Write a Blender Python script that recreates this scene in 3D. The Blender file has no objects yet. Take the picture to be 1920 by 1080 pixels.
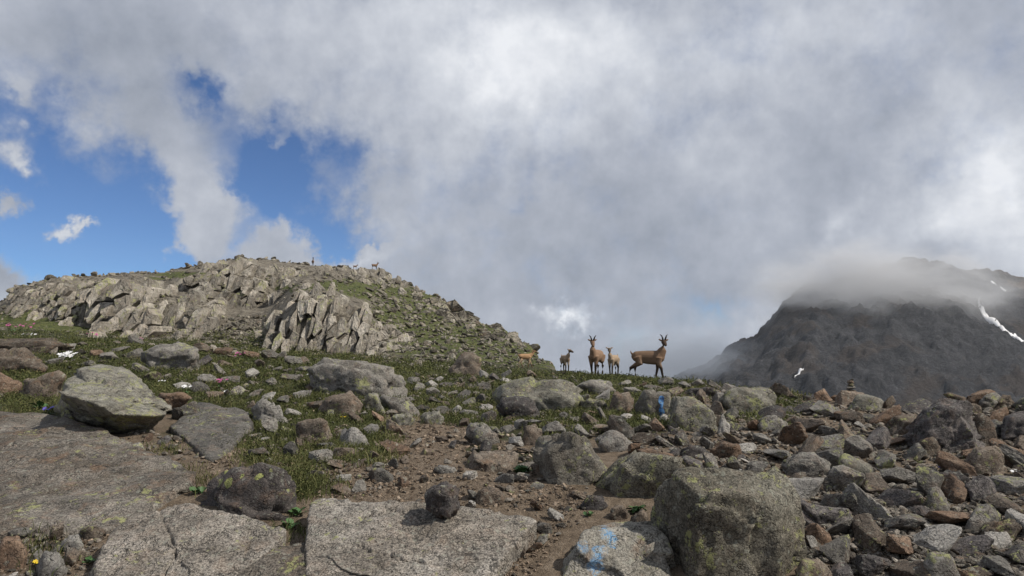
import bpy, bmesh, math, random
import numpy as np
from mathutils import Vector, Matrix, Euler

random.seed(7)
rng = np.random.default_rng(11)
C = bpy.context.scene.collection
scene = bpy.context.scene
rad = math.radians

# ------------------------------------------------------------------ camera
F = 1250.0                       # focal length in photo pixels (1920 wide)
TH = math.atan(110 / F)          # upward pitch, eye level at row 650
CAMZ = 1.45
cam_d = bpy.data.cameras.new('camera')
cam_d.sensor_width = 36
cam_d.lens = F / 1920 * 36
cam_d.clip_start = 0.05
cam_d.clip_end = 30000
cam = bpy.data.objects.new('camera', cam_d)
cam.location = (0, 0, CAMZ)
cam.rotation_euler = (math.pi / 2 + TH, 0, 0)
C.objects.link(cam)
scene.camera = cam

# ------------------------------------------------------------------ light and sky
SUN_AZ = rad(107)                # clockwise from +Y (straight ahead): to the right, a little behind the camera
SUN_EL = rad(47)
sun_d = bpy.data.lights.new('sun', 'SUN')
sun_d.energy = 4.3
sun_d.angle = rad(0.6)
sun_d.color = (1.0, 0.93, 0.83)
sun = bpy.data.objects.new('sun', sun_d)
sdir = Vector((math.sin(SUN_AZ) * math.cos(SUN_EL), math.cos(SUN_AZ) * math.cos(SUN_EL), math.sin(SUN_EL)))
sun.rotation_euler = sdir.to_track_quat('Z', 'Y').to_euler()
C.objects.link(sun)

scene.view_settings.view_transform = 'Standard'
scene.view_settings.look = 'None'
scene.view_settings.exposure = 0.0
scene.view_settings.gamma = 1.0
scene.view_settings.use_curve_mapping = False
scene.cycles.max_bounces = 6
scene.cycles.diffuse_bounces = 3
scene.cycles.volume_bounces = 1
scene.cycles.volume_step_rate = 1.0
scene.cycles.volume_max_steps = 128
scene.cycles.use_denoising = True


def ray(px, py):
    """world direction of a photo pixel, scaled so that its y is 1"""
    a = (np.asarray(px, float) - 960) / F
    b = (540 - np.asarray(py, float)) / F
    dy = math.cos(TH) - b * math.sin(TH)
    dz = math.sin(TH) + b * math.cos(TH)
    return a / dy, dz / dy


def P(px, py, Y):
    u, w = ray(px, py)
    Y = np.asarray(Y, float)
    return np.stack(np.broadcast_arrays(u * Y, Y, CAMZ + w * Y), -1)


def project(p):
    x, y, z = p[0], p[1], p[2] - CAMZ
    fw = y * math.cos(TH) + z * math.sin(TH)
    up = -y * math.sin(TH) + z * math.cos(TH)
    return 960 + F * x / fw, 540 - F * up / fw


class NT:
    """small helper for node trees"""
    def __init__(self, tree):
        self.t = tree
        tree.nodes.clear()

    def n(self, kind, **kw):
        nd = self.t.nodes.new(kind)
        for k, v in kw.items():
            setattr(nd, k, v)
        return nd

    def link(self, a, b):
        self.t.links.new(a, b)

    def put(self, sock, v):
        if hasattr(v, 'is_output'):
            self.t.links.new(v, sock)
        else:
            sock.default_value = v

    def math(self, op, a, b=None, c=None, clamp=False):
        m = self.n('ShaderNodeMath', operation=op, use_clamp=clamp)
        self.put(m.inputs[0], a)
        if b is not None:
            self.put(m.inputs[1], b)
        if c is not None:
            self.put(m.inputs[2], c)
        return m.outputs[0]

    def noise(self, vec, scale, detail=4, rough=0.55, dist=0.0, color=False):
        m = self.n('ShaderNodeTexNoise')
        if vec is not None:
            self.link(vec, m.inputs['Vector'])
        m.inputs['Scale'].default_value = scale
        m.inputs['Detail'].default_value = detail
        m.inputs['Roughness'].default_value = rough
        m.inputs['Distortion'].default_value = dist
        return m.outputs['Color'] if color else m.outputs[0]

    def step(self, v, lo, hi, a=0.0, b=1.0):
        m = self.n('ShaderNodeMapRange', interpolation_type='SMOOTHSTEP')
        self.put(m.inputs[0], v)
        m.inputs[1].default_value = lo
        m.inputs[2].default_value = hi
        m.inputs[3].default_value = a
        m.inputs[4].default_value = b
        return m.outputs[0]

    def mix(self, f, a, b):
        m = self.n('ShaderNodeMix', data_type='RGBA')
        self.put(m.inputs['Factor'], f)
        for s, v in ((m.inputs[6], a), (m.inputs[7], b)):
            if isinstance(v, (tuple, list)):
                v = tuple(v) + (1,) if len(v) == 3 else v
            self.put(s, v)
        return m.outputs[2]

    def ramp(self, f, stops):
        m = self.n('ShaderNodeValToRGB')
        self.link(f, m.inputs[0])
        e = m.color_ramp.elements
        while len(e) < len(stops):
            e.new(0.5)
        for k, (p, c) in enumerate(stops):
            e[k].position = p
            e[k].color = tuple(c) + (1,)
        return m.outputs[0]

    def vmath(self, op, a, b=None, s=None):
        m = self.n('ShaderNodeVectorMath', operation=op)
        self.put(m.inputs[0], a)
        if b is not None:
            self.put(m.inputs[1], b)
        if s is not None:
            self.put(m.inputs['Scale'], s)
        return m.outputs[0]


def angles(px, py):
    u, w = ray(px, py)
    az = math.atan(float(u))
    el = math.atan2(float(w), math.hypot(1, float(u)))
    return az, el


def build_world():
    w = bpy.data.worlds.new('World')
    scene.world = w
    w.use_nodes = True
    T = NT(w.node_tree)
    out = T.n('ShaderNodeOutputWorld')
    bg = T.n('ShaderNodeBackground')
    bg.inputs['Strength'].default_value = 0.1
    T.link(bg.outputs[0], out.inputs[0])
    sky = T.n('ShaderNodeTexSky', sky_type='NISHITA', sun_disc=False)
    sky.sun_elevation = SUN_EL
    sky.sun_rotation = SUN_AZ
    sky.altitude = 3200
    sky.air_density = 1.0
    sky.dust_density = 0.25
    sky.ozone_density = 2.0
    geo = T.n('ShaderNodeTexCoord').outputs['Generated']
    sep = T.n('ShaderNodeSeparateXYZ')
    T.link(geo, sep.inputs[0])
    az = T.math('ARCTAN2', sep.outputs[0], sep.outputs[1])
    el = T.math('ARCSINE', sep.outputs[2])
    cmb = T.n('ShaderNodeCombineXYZ')
    T.link(az, cmb.inputs[0])
    T.link(el, cmb.inputs[1])
    uv = cmb.outputs[0]
    # ragged edges: warp the sky coordinates with noise
    w1 = T.noise(geo, 5.0, 6, 0.62, color=True)
    w1 = T.vmath('SUBTRACT', w1, (0.5, 0.5, 0.5))
    uvw = T.vmath('ADD', uv, T.vmath('SCALE', w1, s=0.22))
    w2 = T.noise(geo, 16.0, 5, 0.65, color=True)
    w2 = T.vmath('SUBTRACT', w2, (0.5, 0.5, 0.5))
    uvw = T.vmath('ADD', uvw, T.vmath('SCALE', w2, s=0.07))

    def lobes(start, items):
        acc = start
        for cx, cy, rx, ry, rot, wt in items:
            a, e = angles(cx, cy)
            sx = abs(angles(cx + rx, cy)[0] - angles(cx - rx, cy)[0]) / 2
            sy = abs(angles(cx, cy + ry)[1] - angles(cx, cy - ry)[1]) / 2
            mp = T.n('ShaderNodeMapping', vector_type='TEXTURE')
            T.link(uvw, mp.inputs[0])
            mp.inputs['Location'].default_value = (a, e, 0)
            mp.inputs['Rotation'].default_value = (0, 0, -rad(rot))
            mp.inputs['Scale'].default_value = (sx * 1.6, sy * 1.6, 1)
            g = T.n('ShaderNodeTexGradient', gradient_type='QUADRATIC_SPHERE')
            T.link(mp.outputs[0], g.inputs[0])
            acc = T.math('MULTIPLY_ADD', g.outputs['Fac'], wt, acc)
        return acc

    # cloud cover: everywhere cloudy, with the blue openings and the stray clouds in them
    n0 = T.noise(geo, 3.2, 9, 0.6)
    n1 = T.noise(geo, 10.0, 9, 0.66)
    base = T.math('MULTIPLY_ADD', T.math('SUBTRACT', n0, 0.5), 0.8, 0.90)
    base = T.math('MULTIPLY_ADD', T.math('SUBTRACT', n1, 0.5), 1.25, base)
    cover = lobes(base, [
        (75, 300, 190, 190, 0, -1.15), (150, 450, 220, 130, 0, -1.15), (-150, 300, 260, 260, 0, -0.9),
        (350, 150, 66, 46, 0, -1.0), (520, 310, 190, 95, 14, -1.3), (470, 250, 130, 55, 20, -0.5), (510, 385, 80, 85, 0, -0.95),
        (600, 425, 120, 66, 25, -1.5), (680, 340, 80, 60, 0, -0.3), (990, 375, 36, 46, 0, -0.35), (1330, 560, 80, 50, 0, -0.45),
        (330, 490, 240, 45, 0, -0.95), (255, 420, 65, 120, -25, -1.1), (440, 430, 40, 60, 0, -0.6), (655, 300, 60, 50, 0, -0.25), (440, 330, 60, 70, 0, -0.5),
        (25, 285, 75, 38, 28, 1.3), (125, 398, 62, 20, 35, 1.5), (0, 375, 34, 44, 30, 1.3), (45, 185, 50, 45, -40, 1.0), (-5, 515, 60, 60, 0, 1.4),
        (390, 362, 105, 45, 0, 0.85), (350, 445, 95, 50, 0, 0.9), (265, 280, 70, 110, -30, 0.4), (545, 440, 70, 70, 0, 1.15),
        (640, 480, 70, 26, 0, 1.0), (690, 460, 45, 12, -10, 1.3), (510, 265, 45, 30, 0, 0.6),
    ])
    alpha = T.step(cover, -0.05, 0.95)
    # brightness of the cloud
    b0 = T.noise(geo, 4.5, 8, 0.58)
    b1 = T.noise(geo, 18.0, 6, 0.6)
    bright = T.math('MULTIPLY_ADD', T.math('SUBTRACT', b0, 0.5), 0.5, 0.54)
    bright = T.math('MULTIPLY_ADD', T.math('SUBTRACT', b1, 0.5), 0.30, bright)
    bright = lobes(bright, [
        (900, 130, 330, 230, 0, 0.36), (1100, 90, 260, 120, 0, 0.24), (760, 30, 160, 110, 0, 0.12), (960, 200, 160, 110, 0, 0.12),
        (1900, 340, 210, 190, 0, 0.46), (1740, 420, 170, 110, 0, 0.28), (1590, 450, 60, 44, 0, 0.20), (1450, 90, 480, 170, 0, 0.20),
        (1062, 577, 48, 26, 0, 0.62), (400, 370, 120, 60, 0, 0.05), (25, 285, 75, 40, 28, 0.30), (125, 398, 62, 22, 35, 0.30),
        (640, 472, 80, 26, 0, 0.22), (1180, 610, 260, 90, 0, 0.03), (1440, 600, 120, 60, 0, 0.18),
        (1150, 420, 380, 150, 0, -0.12), (1300, 560, 420, 130, 0, -0.12), (330, 90, 300, 130, 0, -0.02), (-5, 515, 70, 70, 0, -0.2),
        (1640, 250, 160, 160, 0, -0.12), (500, 60, 330, 150, 0, 0.03), (1720, 500, 120, 30, 0, -0.1),
    ])
    K = 10.0
    col = T.ramp(T.math('MULTIPLY', bright, 1.0, clamp=True), [
        (0.0, (0.150, 0.172, 0.215)), (0.30, (0.260, 0.293, 0.360)), (0.55, (0.420, 0.452, 0.525)), (0.8, (0.640, 0.670, 0.730)), (1.0, (0.86, 0.88, 0.92))])
    col = T.vmath('SCALE', col, s=K)
    blue = T.vmath('MULTIPLY', sky.outputs[0], (0.50, 0.74, 1.0))
    final = T.mix(alpha, blue, col)
    T.link(final, bg.inputs[0])


build_world()


# ------------------------------------------------------------------ numpy helpers
_perm = rng.permutation(256)
_perm = np.concatenate([_perm, _perm, _perm])
_grad = rng.normal(size=(256, 3))
_grad /= np.linalg.norm(_grad, axis=1)[:, None]


def perlin(p):
    p = np.asarray(p, float)
    i = np.floor(p).astype(int)
    f = p - i
    i &= 255
    t = f * f * f * (f * (f * 6 - 15) + 10)
    r = 0
    for dx in (0, 1):
        wx = t[..., 0] if dx else 1 - t[..., 0]
        for dy in (0, 1):
            wy = t[..., 1] if dy else 1 - t[..., 1]
            for dz in (0, 1):
                wz = t[..., 2] if dz else 1 - t[..., 2]
                h = _perm[_perm[_perm[(i[..., 0] + dx) & 255] + ((i[..., 1] + dy) & 255)] + ((i[..., 2] + dz) & 255)]
                g = _grad[h]
                r = r + wx * wy * wz * (g[..., 0] * (f[..., 0] - dx) + g[..., 1] * (f[..., 1] - dy) + g[..., 2] * (f[..., 2] - dz))
    return r * 1.5


def fbm(p, octs=4, gain=0.5, lac=2.03):
    p = np.asarray(p, float)
    r, a = 0, 1.0
    for k in range(octs):
        r = r + a * perlin(p + 17.3 * k)
        p = p * lac
        a *= gain
    return r


def ridged(p, octs=4, gain=0.5):
    r, a = 0, 1.0
    p = np.asarray(p, float)
    for k in range(octs):
        r = r + a * (1 - 2 * np.abs(perlin(p + 9.1 * k)))
        p = p * 2.05
        a *= gain
    return r


def mesh_np(name, V, T, smooth=False, attrs=None):
    """mesh from arrays of vertices and triangles (or quads)"""
    V = np.asarray(V, np.float32).reshape(-1, 3)
    T = np.asarray(T, np.int32)
    k = T.shape[1]
    me = bpy.data.meshes.new(name)
    me.vertices.add(len(V))
    me.vertices.foreach_set('co', V.ravel())
    me.loops.add(T.size)
    me.loops.foreach_set('vertex_index', T.ravel())
    me.polygons.add(len(T))
    me.polygons.foreach_set('loop_start', np.arange(0, T.size, k, dtype=np.int32))
    me.polygons.foreach_set('loop_total', np.full(len(T), k, np.int32))
    me.polygons.foreach_set('use_smooth', np.full(len(T), smooth, bool))
    if attrs:
        for an, av in attrs.items():
            at = me.attributes.new(an, 'FLOAT', 'POINT')
            at.data.foreach_set('value', np.asarray(av, np.float32))
    me.update(calc_edges=True)
    me.validate()
    return me


def obj(name, me, mat=None, parent=None, loc=None, label=None, cat=None, group=None, kind=None):
    o = bpy.data.objects.new(name, me)
    C.objects.link(o)
    if mat is not None and me is not None and len(me.materials) == 0:
        me.materials.append(mat)
    if parent is not None:
        o.parent = parent
    if loc is not None:
        o.location = loc
    if label:
        o['label'] = label
    if cat:
        o['category'] = cat
    if group:
        o['group'] = group
    if kind:
        o['kind'] = kind
    return o


_ico = {}


def ico(s):
    if s not in _ico:
        bm = bmesh.new()
        bmesh.ops.create_icosphere(bm, subdivisions=s, radius=1)
        V = np.array([v.co[:] for v in bm.verts])
        V /= np.linalg.norm(V, axis=1)[:, None]
        T = np.array([[v.index for v in f.verts] for f in bm.faces])
        bm.free()
        _ico[s] = (V, T)
    return _ico[s]


def grid_faces(nr, nc):
    a = np.arange(nr * nc).reshape(nr, nc)
    return np.stack([a[:-1, :-1], a[:-1, 1:], a[1:, 1:], a[1:, :-1]], -1).reshape(-1, 4)


def inpoly(poly, x, y):
    r = np.zeros(np.shape(x), bool)
    n = len(poly)
    for k in range(n):
        x0, y0 = poly[k]
        x1, y1 = poly[(k + 1) % n]
        if y0 == y1:
            continue
        c = ((y0 > y) != (y1 > y)) & (x < (x1 - x0) * (y - y0) / (y1 - y0) + x0)
        r ^= c
    return r


def pairs(flat):
    return [(flat[k], flat[k + 1]) for k in range(0, len(flat), 2)]


# ------------------------------------------------------------------ terrain as height over (azimuth, distance)
class HF:
    def __init__(self, cols, Y0, Y1, nu, nY, u0, u1, after, blur=(1.2, 1.0)):
        self.u = np.linspace(u0, u1, nu)
        self.l = np.linspace(math.log(Y0), math.log(Y1), nY)
        Yg = np.exp(self.l)
        cu, cz = [], []
        for px in sorted(cols):
            kn = cols[px]
            ys = [k[1] for k in kn]
            zs = [float(CAMZ + ray(px, k[0])[1] * k[1]) for k in kn]
            z = np.interp(np.log(Yg), np.log(ys), zs)
            far = Yg > ys[-1]
            s = after
            z[far] = zs[-1] - s * (Yg[far] - ys[-1]) ** 1.0 * np.clip((Yg[far] - ys[-1]) / (0.04 * ys[-1]), 0.15, 1)
            cu.append((px - 960) / F)
            cz.append(z)
        cu, cz = np.array(cu), np.array(cz)
        Z = np.empty((nu, nY))
        for j in range(nY):
            Z[:, j] = np.interp(self.u, cu, cz[:, j])
        for ax, s in ((0, blur[0]), (1, blur[1])):
            r = int(3 * s) + 1
            k = np.exp(-0.5 * (np.arange(-r, r + 1) / s) ** 2)
            k /= k.sum()
            pad = [(r, r) if a == ax else (0, 0) for a in (0, 1)]
            Zp = np.pad(Z, pad, 'edge')
            Z = sum(k[i] * np.take(Zp, np.arange(i, i + Z.shape[ax]), axis=ax) for i in range(2 * r + 1))
        self.Z = Z

    def z(self, u, Y):
        u = np.asarray(u, float)
        l = np.log(np.maximum(Y, 1e-3))
        fu = np.clip((u - self.u[0]) / (self.u[1] - self.u[0]), 0, len(self.u) - 1.001)
        fl = np.clip((l - self.l[0]) / (self.l[1] - self.l[0]), 0, len(self.l) - 1.001)
        i, j = fu.astype(int), fl.astype(int)
        a, b = fu - i, fl - j
        Z = self.Z
        return (Z[i, j] * (1 - a) + Z[i + 1, j] * a) * (1 - b) + (Z[i, j + 1] * (1 - a) + Z[i + 1, j + 1] * a) * b

    def at(self, x, y):
        return self.z(np.asarray(x, float) / np.maximum(y, 1e-3), y)

    def hit(self, px, py):
        """distance at which the ray of a photo pixel meets the terrain (the last grid step when it misses)"""
        u, w = ray(px, py)
        u, w = np.atleast_1d(u), np.atleast_1d(w)
        Yg = np.exp(self.l)
        if len(u) > 1500:
            return np.concatenate([self.hit(np.atleast_1d(px)[k:k + 1500], np.atleast_1d(py)[k:k + 1500]) for k in range(0, len(u), 1500)])
        fu = np.clip((u - self.u[0]) / (self.u[1] - self.u[0]), 0, len(self.u) - 1.001)
        i = fu.astype(int)
        a = (fu - i)[:, None]
        d = CAMZ + w[:, None] * Yg[None] - (self.Z[i] * (1 - a) + self.Z[i + 1] * a)
        k = np.argmax(d < 0, 1)
        r = np.arange(len(u))
        miss = d[r, k] >= 0
        k = np.where(miss, np.maximum(np.argmin(d, 1), 1), np.maximum(k, 1))
        t = np.clip(d[r, k - 1] / np.where(d[r, k - 1] == d[r, k], 1, d[r, k - 1] - d[r, k]), 0, 1)
        t = np.where(miss, 1, t)
        return Yg[k - 1] * (1 - t) + Yg[k] * t


NL = [(1500, 2.8), (1080, 4.6), (1000, 5.15), (900, 6.2), (800, 8.3), (750, 10.4), (700, 13.6), (668, 18.0)]
NC = [(1500, 2.8), (1080, 4.6), (1000, 5.2), (920, 6.1), (850, 7.6), (800, 9.2), (760, 11.5), (730, 14.5)]
NR = [(1500, 2.8), (1080, 4.6), (1000, 5.4), (900, 7.0), (850, 8.4), (800, 10.2)]


def blend(a, b, t):
    k = min(len(a), len(b))
    return [(a[i][0] * (1 - t) + b[i][0] * t, a[i][1] * (1 - t) + b[i][1] * t) for i in range(k)]


cols = {
    -3000: NL + [(640, 30), (600, 60), (570, 85)],
    -600: NL + [(640, 28), (615, 52), (570, 62), (550, 80)],
    -200: NL + [(638, 27), (618, 50), (580, 60), (560, 74)],
    0: NL + [(640, 26), (622, 45), (608, 57), (585, 64), (572, 71)],
    30: NL + [(640, 26), (624, 46), (606, 57), (552, 63), (540, 71)],
    90: NL + [(642, 27), (624, 48), (606, 57), (540, 62), (525, 76)],
    170: NL + [(648, 28), (632, 50), (622, 56.5), (545, 58), (535, 66), (519, 82)],
    240: blend(NL, NC, 0.1) + [(652, 28), (640, 50), (630, 54.5), (548, 56), (537, 64), (515, 84)],
    310: blend(NL, NC, 0.2) + [(655, 28), (643, 48), (632, 53.5), (562, 55), (545, 63), (525, 74), (510, 92)],
    380: blend(NL, NC, 0.3) + [(660, 29), (648, 44), (618, 54), (575, 56), (560, 63), (520, 65), (500, 92)],
    430: blend(NL, NC, 0.35) + [(662, 29), (648, 43), (600, 56), (582, 64), (503, 66.5), (489, 90)],
    490: blend(NL, NC, 0.4) + [(668, 29), (655, 40), (620, 50), (580, 65), (510, 68), (489, 94)],
    512: blend(NL, NC, 0.4) + [(669, 29), (663, 38), (605, 44), (578, 62), (515, 75), (491, 96)],
    560: blend(NL, NC, 0.45) + [(670, 29), (664, 38), (562, 40), (545, 52), (520, 74), (497, 97)],
    620: blend(NL, NC, 0.5) + [(671, 29), (664, 38), (567, 40), (545, 54), (528, 70), (503, 97)],
    680: blend(NL, NC, 0.6) + [(676, 28), (664, 38), (582, 41), (560, 55), (535, 76), (506, 97)],
    715: blend(NL, NC, 0.7) + [(680, 27), (667, 36), (610, 45), (575, 60), (545, 80), (510, 96)],
    770: NC + [(692, 23), (672, 34), (640, 43), (600, 57), (560, 76), (537, 88)],
    830: NC + [(693, 24), (672, 34), (640, 45), (600, 62), (562, 84)],
    890: NC + [(694, 24), (675, 34), (640, 48), (596, 70)],
    950: NC + [(695, 24), (682, 32), (655, 44), (622, 60)],
    1000: NC + [(697, 23), (686, 32), (664, 42), (646, 50)],
    1040: NC + [(698, 22), (692, 30), (680, 38)],
    1075: NC + [(699, 21), (695, 26)],
    1130: NC + [(699, 20.5)],
    1240: NC + [(709, 19.5)],
    1330: blend(NC, NR, 0.3) + [(770, 11.2), (735, 15.3), (717, 18.6)],
    1430: blend(NC, NR, 0.5) + [(765, 12.0), (729, 17.2)],
    1500: blend(NC, NR, 0.7) + [(765, 12.4), (738, 16)],
    1600: NR + [(770, 12.0), (750, 14.6)],
    1690: NR + [(775, 11.6), (760, 13.6)],
    1760: NR + [(775, 11.6), (758, 13.2)],
    1920: NR + [(768, 11.9), (752, 13.0)],
    2400: NR + [(760, 12.0), (740, 13.5)],
    5000: NR + [(760, 12.0), (740, 13.5)],
}
H = HF(cols, 0.7, 420, 1200, 760, -2.6, 2.6, 0.42)


def ground_noise(x, y):
    x, y = np.asarray(x, float), np.asarray(y, float)
    p = np.stack([x, y, np.zeros_like(x)], -1)
    k = np.clip(y / 20, 0, 1)
    return 0.05 * fbm(p * 0.9, 5, 0.55) * (0.5 + k)


def hill_noise(x, y):
    p = np.stack([x, y, np.zeros_like(x)], -1)
    return np.clip((y - 30) / 20, 0, 1) * (0.30 * fbm(p * 0.28, 4) + 0.16 * ridged(p * 0.7, 3))


_U, _Y = np.meshgrid(H.u, np.exp(H.l), indexing='ij')
H.Z += hill_noise(_U * _Y, _Y) + ground_noise(_U * _Y, _Y)


def gz(x, y):
    return H.at(x, y)


def gpt(px, py):
    """ground point seen at a photo pixel"""
    Y = float(H.hit(px, py)[0])
    x, y, z = P(px, py, Y)
    return float(x), float(y), float(gz(x, y))


# vegetation mask over the photo's ground, turned into a mask over the terrain
DIRT = [(1000, 1120, 110, 130), (965, 1010, 90, 70), (850, 930, 170, 60), (800, 850, 75, 55), (750, 800, 45, 25), (900, 905, 70, 40),
        (640, 900, 110, 55), (420, 890, 150, 45), (1430, 850, 110, 40), (1330, 850, 60, 30), (200, 1000, 250, 60), (1050, 950, 80, 50)]
GREEN = [(680, 830, 50, 40), (900, 850, 40, 20), (990, 870, 30, 20), (860, 785, 70, 18), (960, 805, 50, 18), (620, 850, 110, 35), (480, 860, 60, 20), (330, 690, 300, 60), (150, 630, 200, 30), (520, 720, 200, 70), (600, 800, 170, 50), (480, 690, 120, 40), (800, 710, 140, 40), (860, 690, 160, 30),
         (1000, 720, 90, 30), (1160, 725, 110, 28), (1180, 785, 100, 35), (700, 840, 50, 60), (540, 905, 90, 40), (60, 720, 120, 60), (80, 760, 70, 40),
         (1450, 770, 60, 40), (1000, 790, 120, 30), (1250, 715, 120, 14), (940, 700, 220, 20), (350, 620, 350, 20), (450, 800, 120, 60), (900, 760, 160, 30), (700, 740, 150, 50)]


def lobe(px, py, items):
    r = np.zeros(np.shape(px))
    for cx, cy, rx, ry in items:
        r = np.maximum(r, np.exp(-((px - cx) / rx) ** 2 - ((py - cy) / ry) ** 2))
    return r


def veg_at(px, py):
    g = lobe(px, py, GREEN)
    d = lobe(px, py, DIRT)
    s = np.clip((px - 1350) / 200, 0, 1) * np.clip((py - 745) / 30, 0, 1)
    return np.clip(g * 1.15 + 0.12 - d * 0.9 - s * 0.35, 0, 1)


# ------------------------------------------------------------------ materials
def principled(name, rough=0.9, spec=0.25):
    m = bpy.data.materials.new(name)
    m.use_nodes = True
    T = NT(m.node_tree)
    out = T.n('ShaderNodeOutputMaterial')
    b = T.n('ShaderNodeBsdfPrincipled')
    T.link(b.outputs[0], out.inputs[0])
    b.inputs['Roughness'].default_value = rough
    b.inputs['Specular IOR Level'].default_value = spec
    return m, T, b


def bump(T, b, h, strength, dist, prev=None):
    n = T.n('ShaderNodeBump')
    T.link(h, n.inputs['Height'])
    n.inputs['Strength'].default_value = strength
    n.inputs['Distance'].default_value = dist
    if prev is not None:
        T.link(prev, n.inputs['Normal'])
    T.link(n.outputs[0], b.inputs['Normal'])
    return n.outputs[0]


def rock_mat(name, dark, mid, light, s=1.0, lichen=0.3, warm=0.25, speck=0.5, paint=None, vary=0.35, bumps=1.0, stain=0.0, spots=0):
    """weathered rock: mottled, speckled, with lichen and rust stains; s = size of the pattern against a fist-sized stone"""
    m, T, b = principled(name)
    geo = T.n('ShaderNodeNewGeometry')
    oi = T.n('ShaderNodeObjectInfo')
    rnd = T.math('FRACT', T.math('ADD', oi.outputs['Random'], geo.outputs['Random Per Island']))
    off = T.n('ShaderNodeCombineXYZ')
    T.link(T.math('MULTIPLY', rnd, 37.0), off.inputs[0])
    T.link(T.math('MULTIPLY', rnd, 91.0), off.inputs[2])
    pos = T.vmath('ADD', geo.outputs['Position'], off.outputs[0])
    big = T.noise(pos, 3.0 / s, 5, 0.6, 0.4)
    med = T.noise(pos, 14.0 / s, 6, 0.68, 0.2)
    fin = T.noise(pos, 75.0 / s, 4, 0.75)
    f = T.math('MULTIPLY_ADD', big, 0.55, T.math('MULTIPLY', med, 0.45))
    col = T.ramp(f, [(0.34, dark), (0.5, mid), (0.66, light)])
    # per-stone tint
    val = T.step(rnd, 0, 1, 1 - vary, 1 + vary)
    col = T.vmath('SCALE', col, s=val)
    # crystals and dark specks
    spk = T.step(fin, 0.30, 0.72, 1 - speck, 1 + speck)
    col = T.vmath('SCALE', col, s=spk)
    if stain:
        sn = T.noise(T.vmath('ADD', pos, (7.1, 2.2, 4.4)), 1.1 / s, 5, 0.62, 0.8)
        col = T.vmath('MULTIPLY', col, T.mix(T.step(sn, 0.38, 0.62, 0, stain), (1.15, 1.12, 1.08), (0.50, 0.42, 0.34)))
        s2 = T.noise(T.vmath('ADD', pos, (1.1, 6.2, 8.4)), 2.4 / s, 6, 0.68)
        col = T.mix(T.step(s2, 0.56, 0.68, 0, stain * 0.8), col, (0.06, 0.056, 0.052))
    # rust staining
    if warm > 0:
        wn = T.noise(pos, 5.5 / s, 4, 0.6, 0.6)
        wf = T.step(T.math('ADD', wn, T.math('MULTIPLY', T.math('SUBTRACT', med, 0.5), 0.5)), 0.50, 0.74, 0, warm)
        col = T.mix(wf, col, (0.22, 0.125, 0.07))
    # crust lichens: dark, pale grey-green, yellow-green
    ln = T.noise(pos, 26.0 / s, 4, 0.6)
    lb = T.noise(pos, 4.0 / s, 3, 0.5)
    lk = T.step(T.math('ADD', ln, T.math('MULTIPLY', lb, 0.6)), 0.90, 0.98, 0, 0.75)
    col = T.mix(lk, col, (0.035, 0.033, 0.03))
    pn = T.noise(T.vmath('ADD', pos, (5.2, 1.3, 7.7)), 21.0 / s, 5, 0.62)
    pf = T.step(pn, 0.58, 0.66, 0, 0.45)
    col = T.mix(pf, col, (0.36, 0.37, 0.31))
    if lichen > 0:
        yn = T.noise(T.vmath('ADD', pos, (1.2, 8.3, 2.7)), 16.0 / s, 5, 0.62)
        yb = T.noise(T.vmath('ADD', pos, (3.1, 4.3, 9.7)), 3.0 / s, 2, 0.5)
        yf = T.step(T.math('ADD', T.math('ADD', yn, T.math('MULTIPLY', yb, 0.75)), T.math('MULTIPLY', T.math('SUBTRACT', fin, 0.5), 0.35)), 1.06 - 0.20 * lichen, 1.14 - 0.18 * lichen, 0, 0.7)
        col = T.mix(yf, col, (0.31, 0.32, 0.135))
    if spots:
        vs = T.n('ShaderNodeTexVoronoi')
        T.link(T.vmath('ADD', pos, T.vmath('SCALE', T.noise(pos, 12, 3, 0.6, color=True), s=0.05)), vs.inputs['Vector'])
        vs.inputs['Scale'].default_value = 8.0
        sp = T.n('ShaderNodeSeparateColor')
        T.link(vs.outputs['Color'], sp.inputs[0])
        rr = T.math('MULTIPLY', T.step(sp.outputs[0], 0.45, 1.0), 0.42)
        sf = T.step(T.math('SUBTRACT', rr, vs.outputs['Distance']), 0.0, 0.04, 0, 0.9)
        col = T.mix(sf, col, T.mix(T.step(fin, 0.4, 0.6), (0.40, 0.41, 0.16), (0.27, 0.30, 0.10)))
    if paint:
        col = paint(T, geo, col, fin, med)
    T.link(col, b.inputs['Base Color'])
    h = T.math('MULTIPLY_ADD', fin, 0.35, med)
    # thin cracks
    vo = T.n('ShaderNodeTexVoronoi', feature='DISTANCE_TO_EDGE')
    T.link(T.vmath('ADD', T.vmath('MULTIPLY', pos, (1, 1, 2.2)), T.vmath('SCALE', T.noise(pos, 4.0 / s, 4, 0.6, color=True), s=0.9 * s)), vo.inputs['Vector'])
    vo.inputs['Scale'].default_value = 2.6 / s
    cr = T.step(vo.outputs['Distance'], 0.0, 0.035)
    h = T.math('ADD', h, T.math('MULTIPLY', cr, 0.45))
    bump(T, b, h, 0.9 * bumps, 0.035 * s)
    return m


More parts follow.
